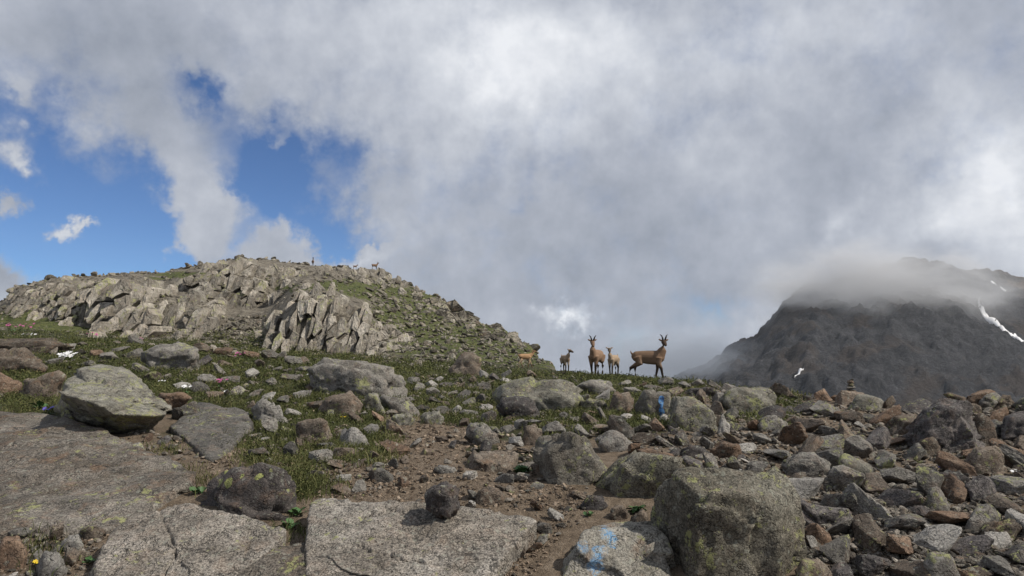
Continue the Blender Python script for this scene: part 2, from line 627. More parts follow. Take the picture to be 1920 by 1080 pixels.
def paint_lobes(items, colors):
    """worn paint daubed on a rock face: blobs round world points"""
    def f(T, geo, col, fin, med):
        acc = 0.0
        wob = T.vmath('SCALE', T.vmath('SUBTRACT', T.noise(geo.outputs['Position'], 18, 4, 0.6, color=True), (0.5, 0.5, 0.5)), s=0.09)
        p = T.vmath('ADD', geo.outputs['Position'], wob)
        for (x, y, z), (rx, rz), w in items:
            d = T.vmath('DIVIDE', T.vmath('SUBTRACT', p, (x, y, z)), (rx, 0.6, rz))
            ln = T.n('ShaderNodeVectorMath', operation='LENGTH')
            T.link(d, ln.inputs[0])
            acc = T.math('MAXIMUM', acc, T.step(ln.outputs['Value'], 1.0, 0.55, 0, w))
        wear = T.step(T.math('ADD', T.math('MULTIPLY', fin, 0.5), T.math('MULTIPLY', med, 0.5)), 0.45, 0.54, 1.0, 0.12)
        hue = T.mix(T.step(med, 0.42, 0.6), colors[0], colors[1])
        return T.mix(T.math('MULTIPLY', acc, wear), col, hue)
    return f


M = {}
M['grey'] = rock_mat('grey_rock', (0.0819, 0.0764, 0.0686), (0.1599, 0.1498, 0.1342), (0.2574, 0.2434, 0.2184), lichen=0.3)
M['grey_dark'] = rock_mat('dark_grey_rock', (0.075, 0.071, 0.064), (0.145, 0.138, 0.122), (0.25, 0.238, 0.21), lichen=0.4, warm=0.15, stain=0.4, vary=0.1)
M['brown'] = rock_mat('brown_rock', (0.0723, 0.0561, 0.0442), (0.1487, 0.1207, 0.0952), (0.2295, 0.1938, 0.1573), lichen=0.15, warm=0.45)
M['rust'] = rock_mat('rust_rock', (0.099, 0.0666, 0.0468), (0.1845, 0.126, 0.0882), (0.27, 0.1998, 0.144), lichen=0.0, warm=0.4)
M['pale'] = rock_mat('pale_rock', (0.18, 0.171, 0.153), (0.279, 0.2655, 0.243), (0.378, 0.36, 0.333), lichen=0.0, warm=0.12, speck=0.4)
M['dark'] = rock_mat('dark_rock', (0.045, 0.042, 0.042), (0.088, 0.08, 0.078), (0.15, 0.135, 0.125), lichen=0.1, warm=0.25)
M['lichen'] = rock_mat('lichen_rock', (0.0874, 0.0821, 0.0684), (0.1672, 0.1596, 0.133), (0.2584, 0.247, 0.2128), lichen=0.62, warm=0.2)
M['speckled'] = rock_mat('speckled_granite', (0.078, 0.0764, 0.0663), (0.156, 0.1521, 0.1287), (0.2418, 0.234, 0.2028), lichen=0.45, warm=0.12, speck=0.7, vary=0.05, stain=0.55)
M['slab'] = rock_mat('slab_granite', (0.125, 0.116, 0.103), (0.235, 0.221, 0.20), (0.37, 0.35, 0.322), lichen=0.14, warm=0.22, speck=0.85, vary=0.10, stain=0.45)
M['slab_dark'] = rock_mat('weathered_slab', (0.0836, 0.0774, 0.0686), (0.1514, 0.1408, 0.1258), (0.2376, 0.22, 0.198), lichen=0.2, warm=0.4, speck=0.8, vary=0.05, stain=0.65)
M['spotted'] = rock_mat('spotted_slate', (0.05, 0.045, 0.045), (0.095, 0.085, 0.08), (0.15, 0.13, 0.12), lichen=0.1, warm=0.3, vary=0.05, spots=1)
M['mixed'] = rock_mat('mixed_rubble', (0.0656, 0.0558, 0.0459), (0.1435, 0.1271, 0.1066), (0.246, 0.2255, 0.1968), lichen=0.1, warm=0.4, vary=0.6)
M['cliff'] = rock_mat('cliff_rock', (0.108, 0.100, 0.086), (0.250, 0.235, 0.207), (0.40, 0.38, 0.34), s=4, lichen=0.35, warm=0.22, vary=0.35, bumps=0.8, stain=0.3)
M['talus'] = rock_mat('talus_rock', (0.1012, 0.0902, 0.0718), (0.2024, 0.1822, 0.1472), (0.322, 0.2944, 0.2438), s=5, lichen=0.35, warm=0.25, vary=0.5)


def ground_mat():
    m, T, b = principled('soil_and_turf')
    geo = T.n('ShaderNodeNewGeometry')
    pos = geo.outputs['Position']
    at = T.n('ShaderNodeAttribute', attribute_name='veg')
    n1 = T.noise(pos, 1.3, 5, 0.6)
    n2 = T.noise(pos, 9, 6, 0.65)
    n3 = T.noise(pos, 55, 4, 0.7)
    dirt = T.ramp(T.math('MULTIPLY_ADD', n2, 0.6, T.math('MULTIPLY', n3, 0.4)), [(0.36, (0.125, 0.094, 0.065)), (0.5, (0.24, 0.184, 0.130)), (0.64, (0.37, 0.298, 0.225))])
    turf = T.ramp(T.math('MULTIPLY_ADD', n2, 0.55, T.math('MULTIPLY', n3, 0.45)), [(0.36, (0.024, 0.026, 0.012)), (0.5, (0.060, 0.064, 0.026)), (0.66, (0.14, 0.128, 0.068))])
    f = T.math('ADD', at.outputs['Fac'], T.math('MULTIPLY', T.math('SUBTRACT', n1, 0.5), 1.2))
    f = T.math('ADD', f, T.math('MULTIPLY', T.math('SUBTRACT', n2, 0.5), 0.9))
    f = T.step(f, 0.35, 0.62)
    col = T.mix(f, dirt, turf)
    T.link(col, b.inputs['Base Color'])
    bump(T, b, T.math('MULTIPLY_ADD', n3, 0.8, n2), 1.0, 0.09)
    return m


def hill_mat():
    m, T, b = principled('rocky_turf')
    geo = T.n('ShaderNodeNewGeometry')
    pos = geo.outputs['Position']
    at = T.n('ShaderNodeAttribute', attribute_name='veg')
    n1 = T.noise(pos, 0.22, 5, 0.62, 0.5)
    n2 = T.noise(pos, 1.1, 6, 0.68)
    n3 = T.noise(pos, 5.0, 5, 0.72)
    rock = T.ramp(T.math('MULTIPLY_ADD', n2, 0.5, T.math('MULTIPLY', n3, 0.5)), [(0.38, (0.055, 0.047, 0.037)), (0.5, (0.17, 0.15, 0.118)), (0.62, (0.32, 0.29, 0.235))])
    turf = T.ramp(T.math('MULTIPLY_ADD', n2, 0.4, T.math('MULTIPLY', n3, 0.6)), [(0.38, (0.035, 0.042, 0.013)), (0.5, (0.085, 0.100, 0.030)), (0.64, (0.17, 0.165, 0.068))])
    f = T.math('ADD', at.outputs['Fac'], T.math('MULTIPLY', T.math('SUBTRACT', n1, 0.5), 1.5))
    f = T.math('ADD', f, T.math('MULTIPLY', T.math('SUBTRACT', n2, 0.5), 1.0))
    f = T.step(f, 0.42, 0.6)
    T.link(T.mix(f, rock, turf), b.inputs['Base Color'])
    bump(T, b, T.math('MULTIPLY_ADD', n3, 0.5, n2), 1.0, 0.4)
    return m


def mountain_mat(name, tint):
    m, T, b = principled(name)
    geo = T.n('ShaderNodeNewGeometry')
    pos = geo.outputs['Position']
    n1 = T.noise(pos, 0.008, 6, 0.62, 0.6)
    n2 = T.noise(T.vmath('MULTIPLY', pos, (1, 1, 0.6)), 0.06, 8, 0.74, 0.5)
    n3 = T.noise(pos, 0.35, 5, 0.8)
    f = T.math('MULTIPLY_ADD', n2, 0.5, T.math('MULTIPLY', n3, 0.5))
    rock = T.ramp(f, [(0.36, (0.016, 0.017, 0.019)), (0.48, (0.036, 0.037, 0.040)), (0.58, (0.070, 0.070, 0.073)), (0.68, (0.20, 0.198, 0.198))])
    scree = T.ramp(f, [(0.35, (0.042, 0.033, 0.027)), (0.65, (0.085, 0.066, 0.052))])
    col = T.mix(T.step(n1, 0.52, 0.60, 0, 0.7), rock, scree)
    col = T.vmath('MULTIPLY', col, tint)
    T.link(col, b.inputs['Base Color'])
    bump(T, b, T.math('MULTIPLY_ADD', n3, 0.4, n2), 1.0, 8.0)
    return m


def plain_noise_mat(name, stops, scale, rough=0.85, island=True, bumpd=0.0, spec=0.2, trans=0.0):
    m, T, b = principled(name, rough, spec)
    geo = T.n('ShaderNodeNewGeometry')
    n = T.noise(geo.outputs['Position'], scale, 4, 0.6)
    if island:
        n = T.math('MULTIPLY_ADD', geo.outputs['Random Per Island'], 0.45, T.math('MULTIPLY_ADD', T.math('SUBTRACT', n, 0.5), 1.1, 0.275))
    T.link(T.ramp(n, stops), b.inputs['Base Color'])
    if bumpd:
        bump(T, b, n, 0.7, bumpd)
    if trans:
        b.inputs['Subsurface Weight'].default_value = 0.0
    return m


M['ground'] = ground_mat()
M['hill'] = hill_mat()
M['grass'] = plain_noise_mat('grass_blades', [(0.1, (0.040, 0.045, 0.017)), (0.4, (0.078, 0.090, 0.032)), (0.65, (0.140, 0.145, 0.052)), (0.9, (0.26, 0.225, 0.115))], 0.9)
M['cover'] = plain_noise_mat('cushion_leaves', [(0.1, (0.030, 0.036, 0.014)), (0.45, (0.062, 0.075, 0.025)), (0.7, (0.115, 0.120, 0.042)), (0.9, (0.17, 0.135, 0.07))], 1.1)
M['leaf'] = plain_noise_mat('green_leaf', [(0.2, (0.030, 0.075, 0.022)), (0.8, (0.075, 0.15, 0.045))], 20, 0.6, spec=0.4)
M['stem'] = plain_noise_mat('stem_green', [(0.2, (0.04, 0.06, 0.02)), (0.8, (0.08, 0.11, 0.04))], 20)
M['white_petal'] = plain_noise_mat('white_petal', [(0.2, (0.66, 0.66, 0.66)), (0.8, (0.84, 0.84, 0.84))], 30)
M['pink_petal'] = plain_noise_mat('pink_petal', [(0.2, (0.30, 0.05, 0.16)), (0.8, (0.52, 0.16, 0.33))], 30)
M['blue_petal'] = plain_noise_mat('blue_petal', [(0.2, (0.09, 0.07, 0.42)), (0.8, (0.20, 0.17, 0.62))], 30)
M['yellow_petal'] = plain_noise_mat('yellow_petal', [(0.2, (0.62, 0.40, 0.02)), (0.8, (0.80, 0.60, 0.05))], 30)
M['snow'] = plain_noise_mat('old_snow', [(0.3, (0.62, 0.63, 0.65)), (0.7, (0.82, 0.82, 0.83))], 0.05, island=False)
M['horn'] = plain_noise_mat('horn', [(0.2, (0.02, 0.018, 0.016)), (0.8, (0.06, 0.052, 0.045))], 40)
M['eye'] = plain_noise_mat('eye', [(0.2, (0.01, 0.008, 0.006)), (0.8, (0.015, 0.012, 0.01))], 40, 0.3)

# ------------------------------------------------------------------ ground and hill meshes
u_cols = np.concatenate([np.linspace(-2.5, -0.85, 60)[:-1], np.linspace(-0.85, 0.85, 420), np.linspace(0.85, 2.5, 50)[1:]])


def base_line(u):
    """distance at which the ground becomes the hill (left); behind the ridge (right) the ground just runs on"""
    return np.interp(u, [-2.5, -0.8, -0.6, -0.4, -0.36, -0.2, -0.1, 0.0, 0.06, 0.1], [44, 44, 46, 40, 37, 34, 33, 31, 30, 60])


def terrain():
    nr = 250
    t = np.linspace(0, 1, nr)[:, None]
    yb = base_line(u_cols)[None, :]
    Y = np.exp(np.log(0.7) + t * (np.log(yb) - np.log(0.7)))
    U = np.broadcast_to(u_cols[None, :], Y.shape)
    X = U * Y
    Z = gz(X, Y)
    px, py = 960 + F * U, 0 * U
    fw = Y * math.cos(TH) + (Z - CAMZ) * math.sin(TH)
    up = -Y * math.sin(TH) + (Z - CAMZ) * math.cos(TH)
    px, py = 960 + F * X / fw, 540 - F * up / fw
    veg = veg_at(px, py)
    # strip under and behind the camera
    V = np.stack([X, Y, Z], -1).reshape(-1, 3)
    Fq = grid_faces(nr, len(u_cols))
    xs = np.linspace(-60, 60, 61)
    ys = np.linspace(-40, 0.72, 30)
    bx, by = np.meshgrid(xs, ys)
    bz = np.full(bx.shape, float(np.mean(Z[0]))) - 0.02
    B = np.stack([bx, by, bz], -1).reshape(-1, 3)
    Bf = grid_faces(30, 61) + len(V)
    V = np.concatenate([V, B])
    Fq = np.concatenate([Fq, Bf])
    me = mesh_np('ground', V, Fq, True, {'veg': np.concatenate([veg.ravel(), np.full(len(B), 0.4)])})
    obj('ground', me, M['ground'], kind='structure', label='brown soil and patchy alpine turf of the stony slope')
    # hill
    uc = u_cols[(u_cols < 0.13)]
    uh = np.concatenate([np.linspace(-2.5, -0.82, 60)[:-1], np.linspace(-0.82, 0.11, 420)])
    nr = 280
    t = np.linspace(0, 1, nr)[:, None]
    yb = base_line(uh)[None, :] - 0.4
    Y = np.exp(np.log(yb) + t * (np.log(260) - np.log(yb)))
    U = np.broadcast_to(uh[None, :], Y.shape)
    X = U * Y
    Z = gz(X, Y)
    Z[0, :] -= 0.15
    fw = Y * math.cos(TH) + (Z - CAMZ) * math.sin(TH)
    up = -Y * math.sin(TH) + (Z - CAMZ) * math.cos(TH)
    px, py = 960 + F * X / fw, 540 - F * up / fw
    veg = 0.16 + 0.85 * lobe(px, py, [(740, 585, 45, 40), (700, 545, 70, 18), (790, 620, 50, 25), (640, 535, 60, 12), (880, 670, 120, 40), (980, 670, 80, 25), (480, 640, 22, 30),
                                     (100, 610, 120, 14), (340, 516, 60, 6), (820, 650, 90, 30), (560, 540, 40, 6), (40, 600, 60, 25), (780, 585, 60, 60), (900, 630, 70, 30)])
    # steep faces carry no turf
    gy = np.gradient(Z, axis=0) / np.maximum(np.gradient(Y, axis=0), 1e-3)
    veg = veg - np.clip((gy - 0.55) / 0.6, 0, 1) * 0.8
    me = mesh_np('hill', np.stack([X, Y, Z], -1).reshape(-1, 3), grid_faces(nr, len(uh)), True, {'veg': veg.ravel()})
    obj('hill', me, M['hill'], kind='structure', label='sunlit rocky hill with grassy ledges rising on the left')
    vf = mesh_np('valley_floor', [(-3000, -2500, -170), (3000, -2500, -170), (3000, 2600, -170), (-3000, 2600, -170)], [[0, 1, 2, 3]], False, {'veg': [0.6] * 4})
    obj('valley_floor', vf, M['hill'], kind='structure', label='valley floor far below the ridge')


terrain()


# ------------------------------------------------------------------ mountains
mcols = {
    700: [(900, 420), (830, 700), (800, 1000)],
    1100: [(900, 420), (820, 700), (770, 1000)],
    1250: [(900, 420), (800, 700), (728, 1000)],
    1320: [(900, 420), (800, 690), (703, 1000)],
    1360: [(900, 420), (800, 680), (669, 1010)],
    1395: [(900, 420), (800, 670), (651, 1020)],
    1425: [(900, 420), (800, 660), (633, 1030)],
    1440: [(900, 420), (800, 660), (610, 1040)],
    1465: [(900, 420), (800, 660), (583, 1060)],
    1495: [(900, 420), (800, 650), (556, 1080)],
    1530: [(900, 420), (800, 640), (542, 1100)],
    1565: [(900, 420), (800, 640), (546, 1110)],
    1610: [(900, 420), (800, 640), (528, 1130)],
    1660: [(900, 420), (800, 640), (508, 1150)],
    1700: [(900, 420), (800, 640), (496, 1160)],
    1760: [(900, 420), (800, 640), (505, 1160)],
    1800: [(900, 420), (800, 640), (514, 1150)],
    1850: [(900, 420), (800, 650), (540, 1120)],
    1920: [(900, 420), (800, 660), (575, 1080)],
    2050: [(900, 420), (800, 680), (650, 1000)],
    2300: [(900, 420), (820, 640), (760, 900)],
    4000: [(900, 420), (860, 640), (850, 900)],
}
m2cols = {
    1500: [(900, 900), (800, 1200), (640, 1700)],
    1700: [(900, 900), (800, 1200), (560, 1750)],
    1790: [(900, 900), (780, 1200), (516, 1800)],
    1830: [(900, 900), (760, 1200), (507, 1800)],
    1870: [(900, 900), (740, 1200), (512, 1800)],
    1920: [(900, 900), (720, 1200), (524, 1800)],
    2050: [(900, 900), (720, 1200), (560, 1750)],
    2400: [(900, 900), (760, 1200), (680, 1700)],
    4000: [(900, 900), (860, 1200), (840, 1700)],
}
HM = HF(mcols, 400, 2200, 700, 360, -0.5, 2.4, 0.5, (2.0, 1.5))
HM2 = HF(m2cols, 850, 3000, 400, 240, 0.4, 2.4, 0.5, (2.0, 1.5))


def mnoise(x, y):
    p = np.stack([x, y, np.zeros_like(x)], -1)
    q = np.stack([x, y * 0.22, np.zeros_like(x)], -1)
    return 10 * (ridged(p * 0.0085, 5, 0.55) - 0.6) + 5 * ridged(q * 0.024, 4, 0.6) + 5 * fbm(p * 0.05, 5, 0.65)


def mountain(hf, name, u0, u1, y0, y1, nu, ny, mat, label):
    u = np.linspace(u0, u1, nu)[None, :]
    Y = np.exp(np.linspace(math.log(y0), math.log(y1), ny))[:, None]
    U, Y = np.broadcast_arrays(u, Y)
    X = U * Y
    Z = hf.z(U, Y) + mnoise(X, Y)
    me = mesh_np(name, np.stack([X, Y, Z], -1).reshape(-1, 3), grid_faces(ny, nu), True)
    return obj(name, me, mat, kind='structure', label=label)


mountain(HM, 'mountain', -0.25, 1.6, 405, 2000, 480, 220, mountain_mat('slate_mountain', (1, 1, 1.05)), 'dark slate mountain across the valley with mist on its shoulder')
mountain(HM2, 'mountain', 0.45, 1.6, 860, 2800, 260, 160, mountain_mat('brown_mountain', (1.9, 1.75, 1.6)), 'farther brownish peak behind the right shoulder of the dark mountain')


def snow_patch(center, widths, label, hf, group='old snow lying in mountain gullies'):
    """a strip of old snow lying in a gully: centre line in photo pixels, widths in pixels"""
    c = np.array(pairs(center), float)
    k = np.linspace(0, len(c) - 1, 26)
    cx, cy = np.interp(k, range(len(c)), c[:, 0]), np.interp(k, range(len(c)), c[:, 1])
    wd = np.interp(k, np.linspace(0, len(c) - 1, len(widths)), widths)
    wd = wd * (1 + 0.5 * perlin(np.stack([k * 2.3, k * 0, k * 0 + center[0]], -1)))
    dx, dy = np.gradient(cx), np.gradient(cy)
    ln = np.hypot(dx, dy)
    nx, ny = -dy / ln, dx / ln
    top, bot = [], []
    for s in (-0.5, -0.17, 0.17, 0.5):
        px, py = cx + nx * wd * s, cy + ny * wd * s
        Y = hf.hit(px, py)
        x, z = ray(px, py)[0] * Y, 0
        p = np.stack([x, Y, hf.at(x, Y) + mnoise(x, Y)], -1)
        lift = 1.6 if abs(s) < 0.4 else 0.8
        top.append(p + np.array([0, -lift * 0.6, lift]))
        bot.append(p + np.array([0, 4, -6]))
    V = np.stack(top + bot[::-1], 1)
    n = len(k)
    idx = np.arange(n * 8).reshape(n, 8)
    Fq = [(idx[i, j], idx[i, (j + 1) % 8], idx[i + 1, (j + 1) % 8], idx[i + 1, j]) for i in range(n - 1) for j in range(8)]
    me = mesh_np('snow_patch', V.reshape(-1, 3), np.array(Fq), True)
    obj('snow_patch', me, M['snow'], label=label, cat='snow patch', group=group)


snow_patch([1836, 572, 1838, 590, 1850, 603, 1872, 618, 1892, 637, 1910, 650, 1935, 672], [1, 4, 6, 5, 8, 5, 8], 'long white snow gully running down the right flank of the dark mountain', HM)
snow_patch([1507, 710, 1501, 718, 1490, 734], [1, 3, 2.5], 'small lone snow streak low on the dark mountain left of the cairn', HM)
snow_patch([1818, 527, 1826, 532], [5, 4], 'tiny snow dot just below the crest notch between the two peaks', HM2, 'snow dots under the far peak')
snow_patch([1846, 540, 1858, 545, 1872, 550], [3, 5, 3], 'thin slanting snow streak on the far brownish peak', HM2, 'snow dots under the far peak')
snow_patch([1878, 546, 1886, 556], [6, 5], 'short bright snow patch on the far brownish peak at its right', HM2, 'snow dots under the far peak')


# ------------------------------------------------------------------ rocks
def rock_shape(dirs, normals, dists, p=22):
    q = np.clip(dirs @ normals.T, 0, None) / dists[None, :]
    return 1.0 / np.power(np.power(q, p).sum(1), 1 / p)


def proto_rock(seed, sub, slabby=0.0, chip=1.0):
    r = np.random.default_rng(seed)
    V, T = ico(sub)
    n = r.normal(size=(r.integers(9, 15), 3))
    n /= np.linalg.norm(n, axis=1)[:, None]
    d = r.uniform(0.42, 0.9, len(n))
    ax = np.concatenate([np.eye(3), -np.eye(3)])
    n = np.concatenate([n, ax])
    d = np.concatenate([d, r.uniform(0.7, 1.0, 6)])
    R = rock_shape(V, n, d, 70)
    S = np.array([1.0, r.uniform(0.55, 0.92), r.uniform(0.32, 0.66) * (1 - 0.35 * slabby)])
    X = V * R[:, None]
    X = X * (1 + chip * (0.05 * fbm(X * 2.2 + seed, 3) + 0.028 * ridged(X * 5 + seed, 2))[:, None])
    X = X * S
    X /= np.abs(X).max(0).max()
    return X, T


PROTO = [proto_rock(100 + k, 4, slabby=(k % 3) / 2) for k in range(22)]
LOW = [proto_rock(300 + k, 2 if k < 10 else 3, slabby=(k % 3) / 2, chip=0.6) for k in range(18)]
PEBBLE = []
for k in range(8):
    PEBBLE.append(proto_rock(500 + k, 1, slabby=(k % 2), chip=0.2))


def rand_rot(tilt, r):
    return np.array(Euler((r.normal(0, tilt), r.normal(0, tilt), r.uniform(0, 2 * math.pi))).to_matrix())


def merge(items, protos, name, mat, **kw):
    """many small stones joined into one mesh: items = (proto index, 3x3 matrix, location)"""
    Vs, Ts, n = [], [], 0
    for k, Mx, loc in items:
        V, T = protos[k]
        Vs.append(V @ Mx.T + loc)
        Ts.append(T + n)
        n += len(V)
    me = mesh_np(name, np.concatenate(Vs), np.concatenate(Ts), False)
    return obj(name, me, mat, **kw)


HERO = []       # (outline, label short name) for keeping scattered stones away and for naming places


def facets(X, r, n, amp):
    """broken faces: every cell of the surface is tipped and set in or out a little"""
    c = r.normal(size=(n, 3))
    c /= np.linalg.norm(c, axis=1)[:, None]
    c *= r.uniform(0.6, 1.0, (n, 1))
    w = X + 0.12 * np.stack([perlin(X * 3 + 5), perlin(X * 3 + 25), perlin(X * 3 + 45)], -1)
    i = np.argmin(((w[:, None, :] - c[None]) ** 2).sum(-1), 1)
    g = r.normal(size=(n, 3)) * amp * 2.2
    return r.uniform(-1, 1, n)[i] * amp + ((X - c[i]) * g[i]).sum(1)


def hull_rock(name, pts, mat, label, cat, sub=5, noise=0.05, p=60, group=None, seed=0, cuts=6, fac=1.0, flake=0.0, cracks=None):
    pts = np.array(pts, float)
    c = pts.mean(0)
    q = pts - c
    S = np.abs(q).max(0) + 1e-6
    q = q / S
    bm = bmesh.new()
    for v in q:
        bm.verts.new(v)
    bmesh.ops.convex_hull(bm, input=bm.verts)
    bm.normal_update()
    ns, ds = [], []
    for f in bm.faces:
        nn = np.array(f.normal[:])
        dd = float(np.dot(nn, np.array(f.verts[0].co[:])))
        if dd < 0:
            nn, dd = -nn, -dd
        if dd > 1e-4 and f.calc_area() > 1e-6:
            ns.append(nn)
            ds.append(dd)
    bm.free()
    V, T = ico(sub)
    ns, ds = np.array(ns), np.array(ds)
    r = np.random.default_rng(seed + 900)
    cn = r.normal(size=(cuts, 3))
    cn /= np.linalg.norm(cn, axis=1)[:, None]
    cd = (q @ cn.T).max(0) * r.uniform(0.62, 0.92, cuts)
    ns, ds = np.concatenate([ns, cn]), np.concatenate([ds, np.maximum(cd, 0.2)])
    R = rock_shape(V, ns, ds, p)
    X = V * R[:, None]
    X = X + V * facets(X, r, 18, 0.075)[:, None] * fac + V * facets(X, r, 90, 0.035)[:, None] * fac
    X = X * S
    size = float(np.median(S))
    sd = seed * 3.7
    k = 1.0 / size
    disp = noise * size * (0.35 * fbm(X * k * 1.6 + sd, 4) + 0.45 * ridged(X * k * 3.4 + sd, 4, 0.6) - 0.25)
    nrm = V / S
    nrm /= np.linalg.norm(nrm, axis=1)[:, None]
    X = X + nrm * disp[:, None]
    if flake:
        g = fbm(X * k * np.array([1.1, 1.1, 2.0]) + sd + 3, 5, 0.55) * 3.0
        st = np.floor(g) + np.clip((g - np.floor(g)) * 7, 0, 1)
        X = X + nrm * (flake * size * st)[:, None]
    if cracks:
        W = X + c
        fw = W[:, 1] * math.cos(TH) + (W[:, 2] - CAMZ) * math.sin(TH)
        px = 960 + F * W[:, 0] / fw
        py = 540 - F * (-W[:, 1] * math.sin(TH) + (W[:, 2] - CAMZ) * math.cos(TH)) / fw
        wob = 5 * perlin(np.stack([px / 22, py / 22, px * 0], -1))
        dist = np.full(len(X), 1e9)
        for line in cracks:
            ln = pairs(line)
            for (x0, y0), (x1, y1) in zip(ln[:-1], ln[1:]):
                t = np.clip(((px - x0) * (x1 - x0) + (py - y0) * (y1 - y0)) / ((x1 - x0) ** 2 + (y1 - y0) ** 2), 0, 1)
                dist = np.minimum(dist, np.hypot(px - x0 - t * (x1 - x0) + wob, py - y0 - t * (y1 - y0) + wob))
        X = X - nrm * (0.035 * np.exp(-(dist / 2.6) ** 2))[:, None]
    me = mesh_np(name, X, T, True)
    return obj(name, me, mat, loc=tuple(c), label=label, cat=cat, group=group)


_hs = [0]


def boulder(label, mat, outline, depth=0.8, fy=0.0, fx=0.0, front=0.76, sub=None, name='boulder', cat='boulder', lift=0.0, noise=0.05, Yoff=0.0, group=None, short=None, keep=True, Yfix=None, sink=0.14, cuts=5, fac=1.0):
    """a boulder whose outline (photo pixels) lies at its own distance; fy > 0 tips the front face so that the top shows, < 0 makes an overhang"""
    o = np.array(pairs(outline), float)
    if sub is None:
        sub = 5 if np.ptp(o[:, 0]) > 85 else 4
    _hs[0] += 1
    r = np.random.default_rng(_hs[0])
    cx, cy = o.mean(0)
    w, h = np.ptp(o[:, 0]), np.ptp(o[:, 1])
    ymax = o[:, 1].max()
    Yb = float(H.hit(cx, min(ymax - 0.06 * h + lift, 1400))[0]) if Yfix is None else Yfix
    D = depth * w * Yb / F
    Y0 = Yb + 0.40 * D + Yoff
    o2 = o.copy()
    low = o2[:, 1] > cy + 0.15 * h
    o2[low, 1] += sink * h
    ring = P(o2[:, 0], o2[:, 1], np.full(len(o2), Y0))
    pts = [ring]
    for sgn, sc, ff in ((-1, max(front, 0.7), 0.36), (1, 0.86, 0.5)):
        q = np.stack([cx + (o2[:, 0] - cx) * sc, cy + (o2[:, 1] - cy) * sc], 1)
        if sgn < 0:
            q[:, 0] += fx * w
            q[:, 1] += fy * h
        q += r.normal(0, 0.03, q.shape) * np.array([w, h])
        pp = P(q[:, 0], q[:, 1], np.full(len(q), Y0 + sgn * ff * D))
        pts.append(pp)
    pts = np.concatenate(pts)
    # base carried down into the soil
    b = pts[pts[:, 2] < pts[:, 2].mean()].copy()
    b[:, 2] -= 0.25 * h * Y0 / F
    pts = np.concatenate([pts, b])
    if keep:
        HERO.append((pairs(outline), short or label))
    return hull_rock(name, pts, mat, label, cat, sub, noise, group=group, seed=_hs[0], cuts=cuts, fac=fac)


def slab(label, mat, outline, k=0.95, sink=0.45, sub=6, noise=0.03, name='rock_slab', cat='rock slab', short=None, cracks=None):
    """a slab bedded in the slope: its top follows the ground, a little proud of it"""
    o = np.array(pairs(outline), float)
    _hs[0] += 1
    tt = np.clip((o[:, 1] - o[:, 1].min()) / 140, 0, 1)
    Y = H.hit(o[:, 0], np.minimum(o[:, 1], 1500)) * (k + (0.985 - k) * tt)
    top = P(o[:, 0], o[:, 1], Y)
    bot = top.copy()
    bot[:, 2] -= sink
    bot[:, 1] += 0.05
    HERO.append((pairs(outline), short or label))
    return hull_rock(name, np.concatenate([top, bot]), mat, label, cat, sub, noise, group=None, seed=_hs[0], cuts=0, fac=0.2, flake=0.012, cracks=cracks)


# the big slabs along the bottom
slab('broad grey-brown slab sloping out of the picture at the left edge', M['slab_dark'],
     [-330, 800, -150, 780, 0, 771, 70, 773, 140, 790, 200, 820, 222, 850, 300, 868, 372, 892, 368, 908, 255, 962, 205, 995, 0, 985, -330, 985], k=0.94, short='the broad slab at the left', sub=6, cracks=[[130, 830, 200, 900, 300, 940], [-100, 860, 60, 900, 120, 960]])
slab('rounded grey slab with a crack at its right end, lowest at the left', M['slab'],
     [175, 1075, 205, 1000, 245, 965, 330, 949, 385, 951, 455, 978, 540, 992, 535, 1008, 480, 1030, 425, 1052, 370, 1090, 330, 1180, 160, 1180], k=0.90, short='the rounded cracked slab', sub=7, cracks=[[470, 990, 475, 1020, 460, 1040], [300, 960, 330, 1030, 300, 1090]])
slab('long pale granite slab crossing the foot of the dirt path', M['slab'],
     [584, 934, 600, 931, 700, 944, 800, 955, 900, 963, 985, 966, 1012, 974, 960, 1000, 938, 1045, 880, 1090, 820, 1180, 560, 1180, 582, 1090, 583, 1010], k=0.92, short='the long pale slab', sub=7,
     cracks=[[585, 1003, 640, 1012, 690, 1030, 760, 1048, 830, 1058, 900, 1075], [640, 985, 700, 965, 740, 955]])
slab('low grey bedrock below the crack, between the two bottom slabs', M['slab_dark'],
     [360, 1095, 430, 1052, 485, 1034, 545, 1014, 592, 1012, 640, 1100, 640, 1190, 340, 1190], k=0.945, short='the low bedrock at the bottom')

pm = [tuple(P(*q)) for q in ((1140, 1008, 4.65), (1150, 1020, 4.63), (1125, 1040, 4.60), (1095, 1032, 4.60), (1118, 1065, 4.58), (1140, 1045, 4.60))]
M['painted'] = rock_mat('painted_granite', (0.13, 0.12, 0.10), (0.25, 0.235, 0.20), (0.37, 0.345, 0.30), lichen=0.25, warm=0.55, speck=0.6, vary=0.02,
                        paint=paint_lobes([(pm[0], (0.055, 0.035), 0.9), (pm[1], (0.05, 0.06), 1.0), (pm[2], (0.07, 0.05), 0.9), (pm[3], (0.05, 0.05), 0.6), (pm[4], (0.06, 0.07), 0.8)],
                                          [(0.16, 0.34, 0.56), (0.50, 0.66, 0.76)]))


def block(label, mat, pts, name='boulder', cat='boulder', outline=None, sub=5, noise=0.04, short=None, p=60, sunk=True):
    _hs[0] += 1
    q = np.array([P(a, b, y) for a, b, y in pts])
    bot = q[q[:, 2] < np.median(q[:, 2])].copy()
    bot[:, 2] -= 0.3 if sunk else 0.0
    HERO.append((outline or [(a, b) for a, b, y in pts], short or label))
    return hull_rock(name, np.concatenate([q, bot]), mat, label, cat, sub, noise, p=p, seed=_hs[0], cuts=0, fac=0.6)


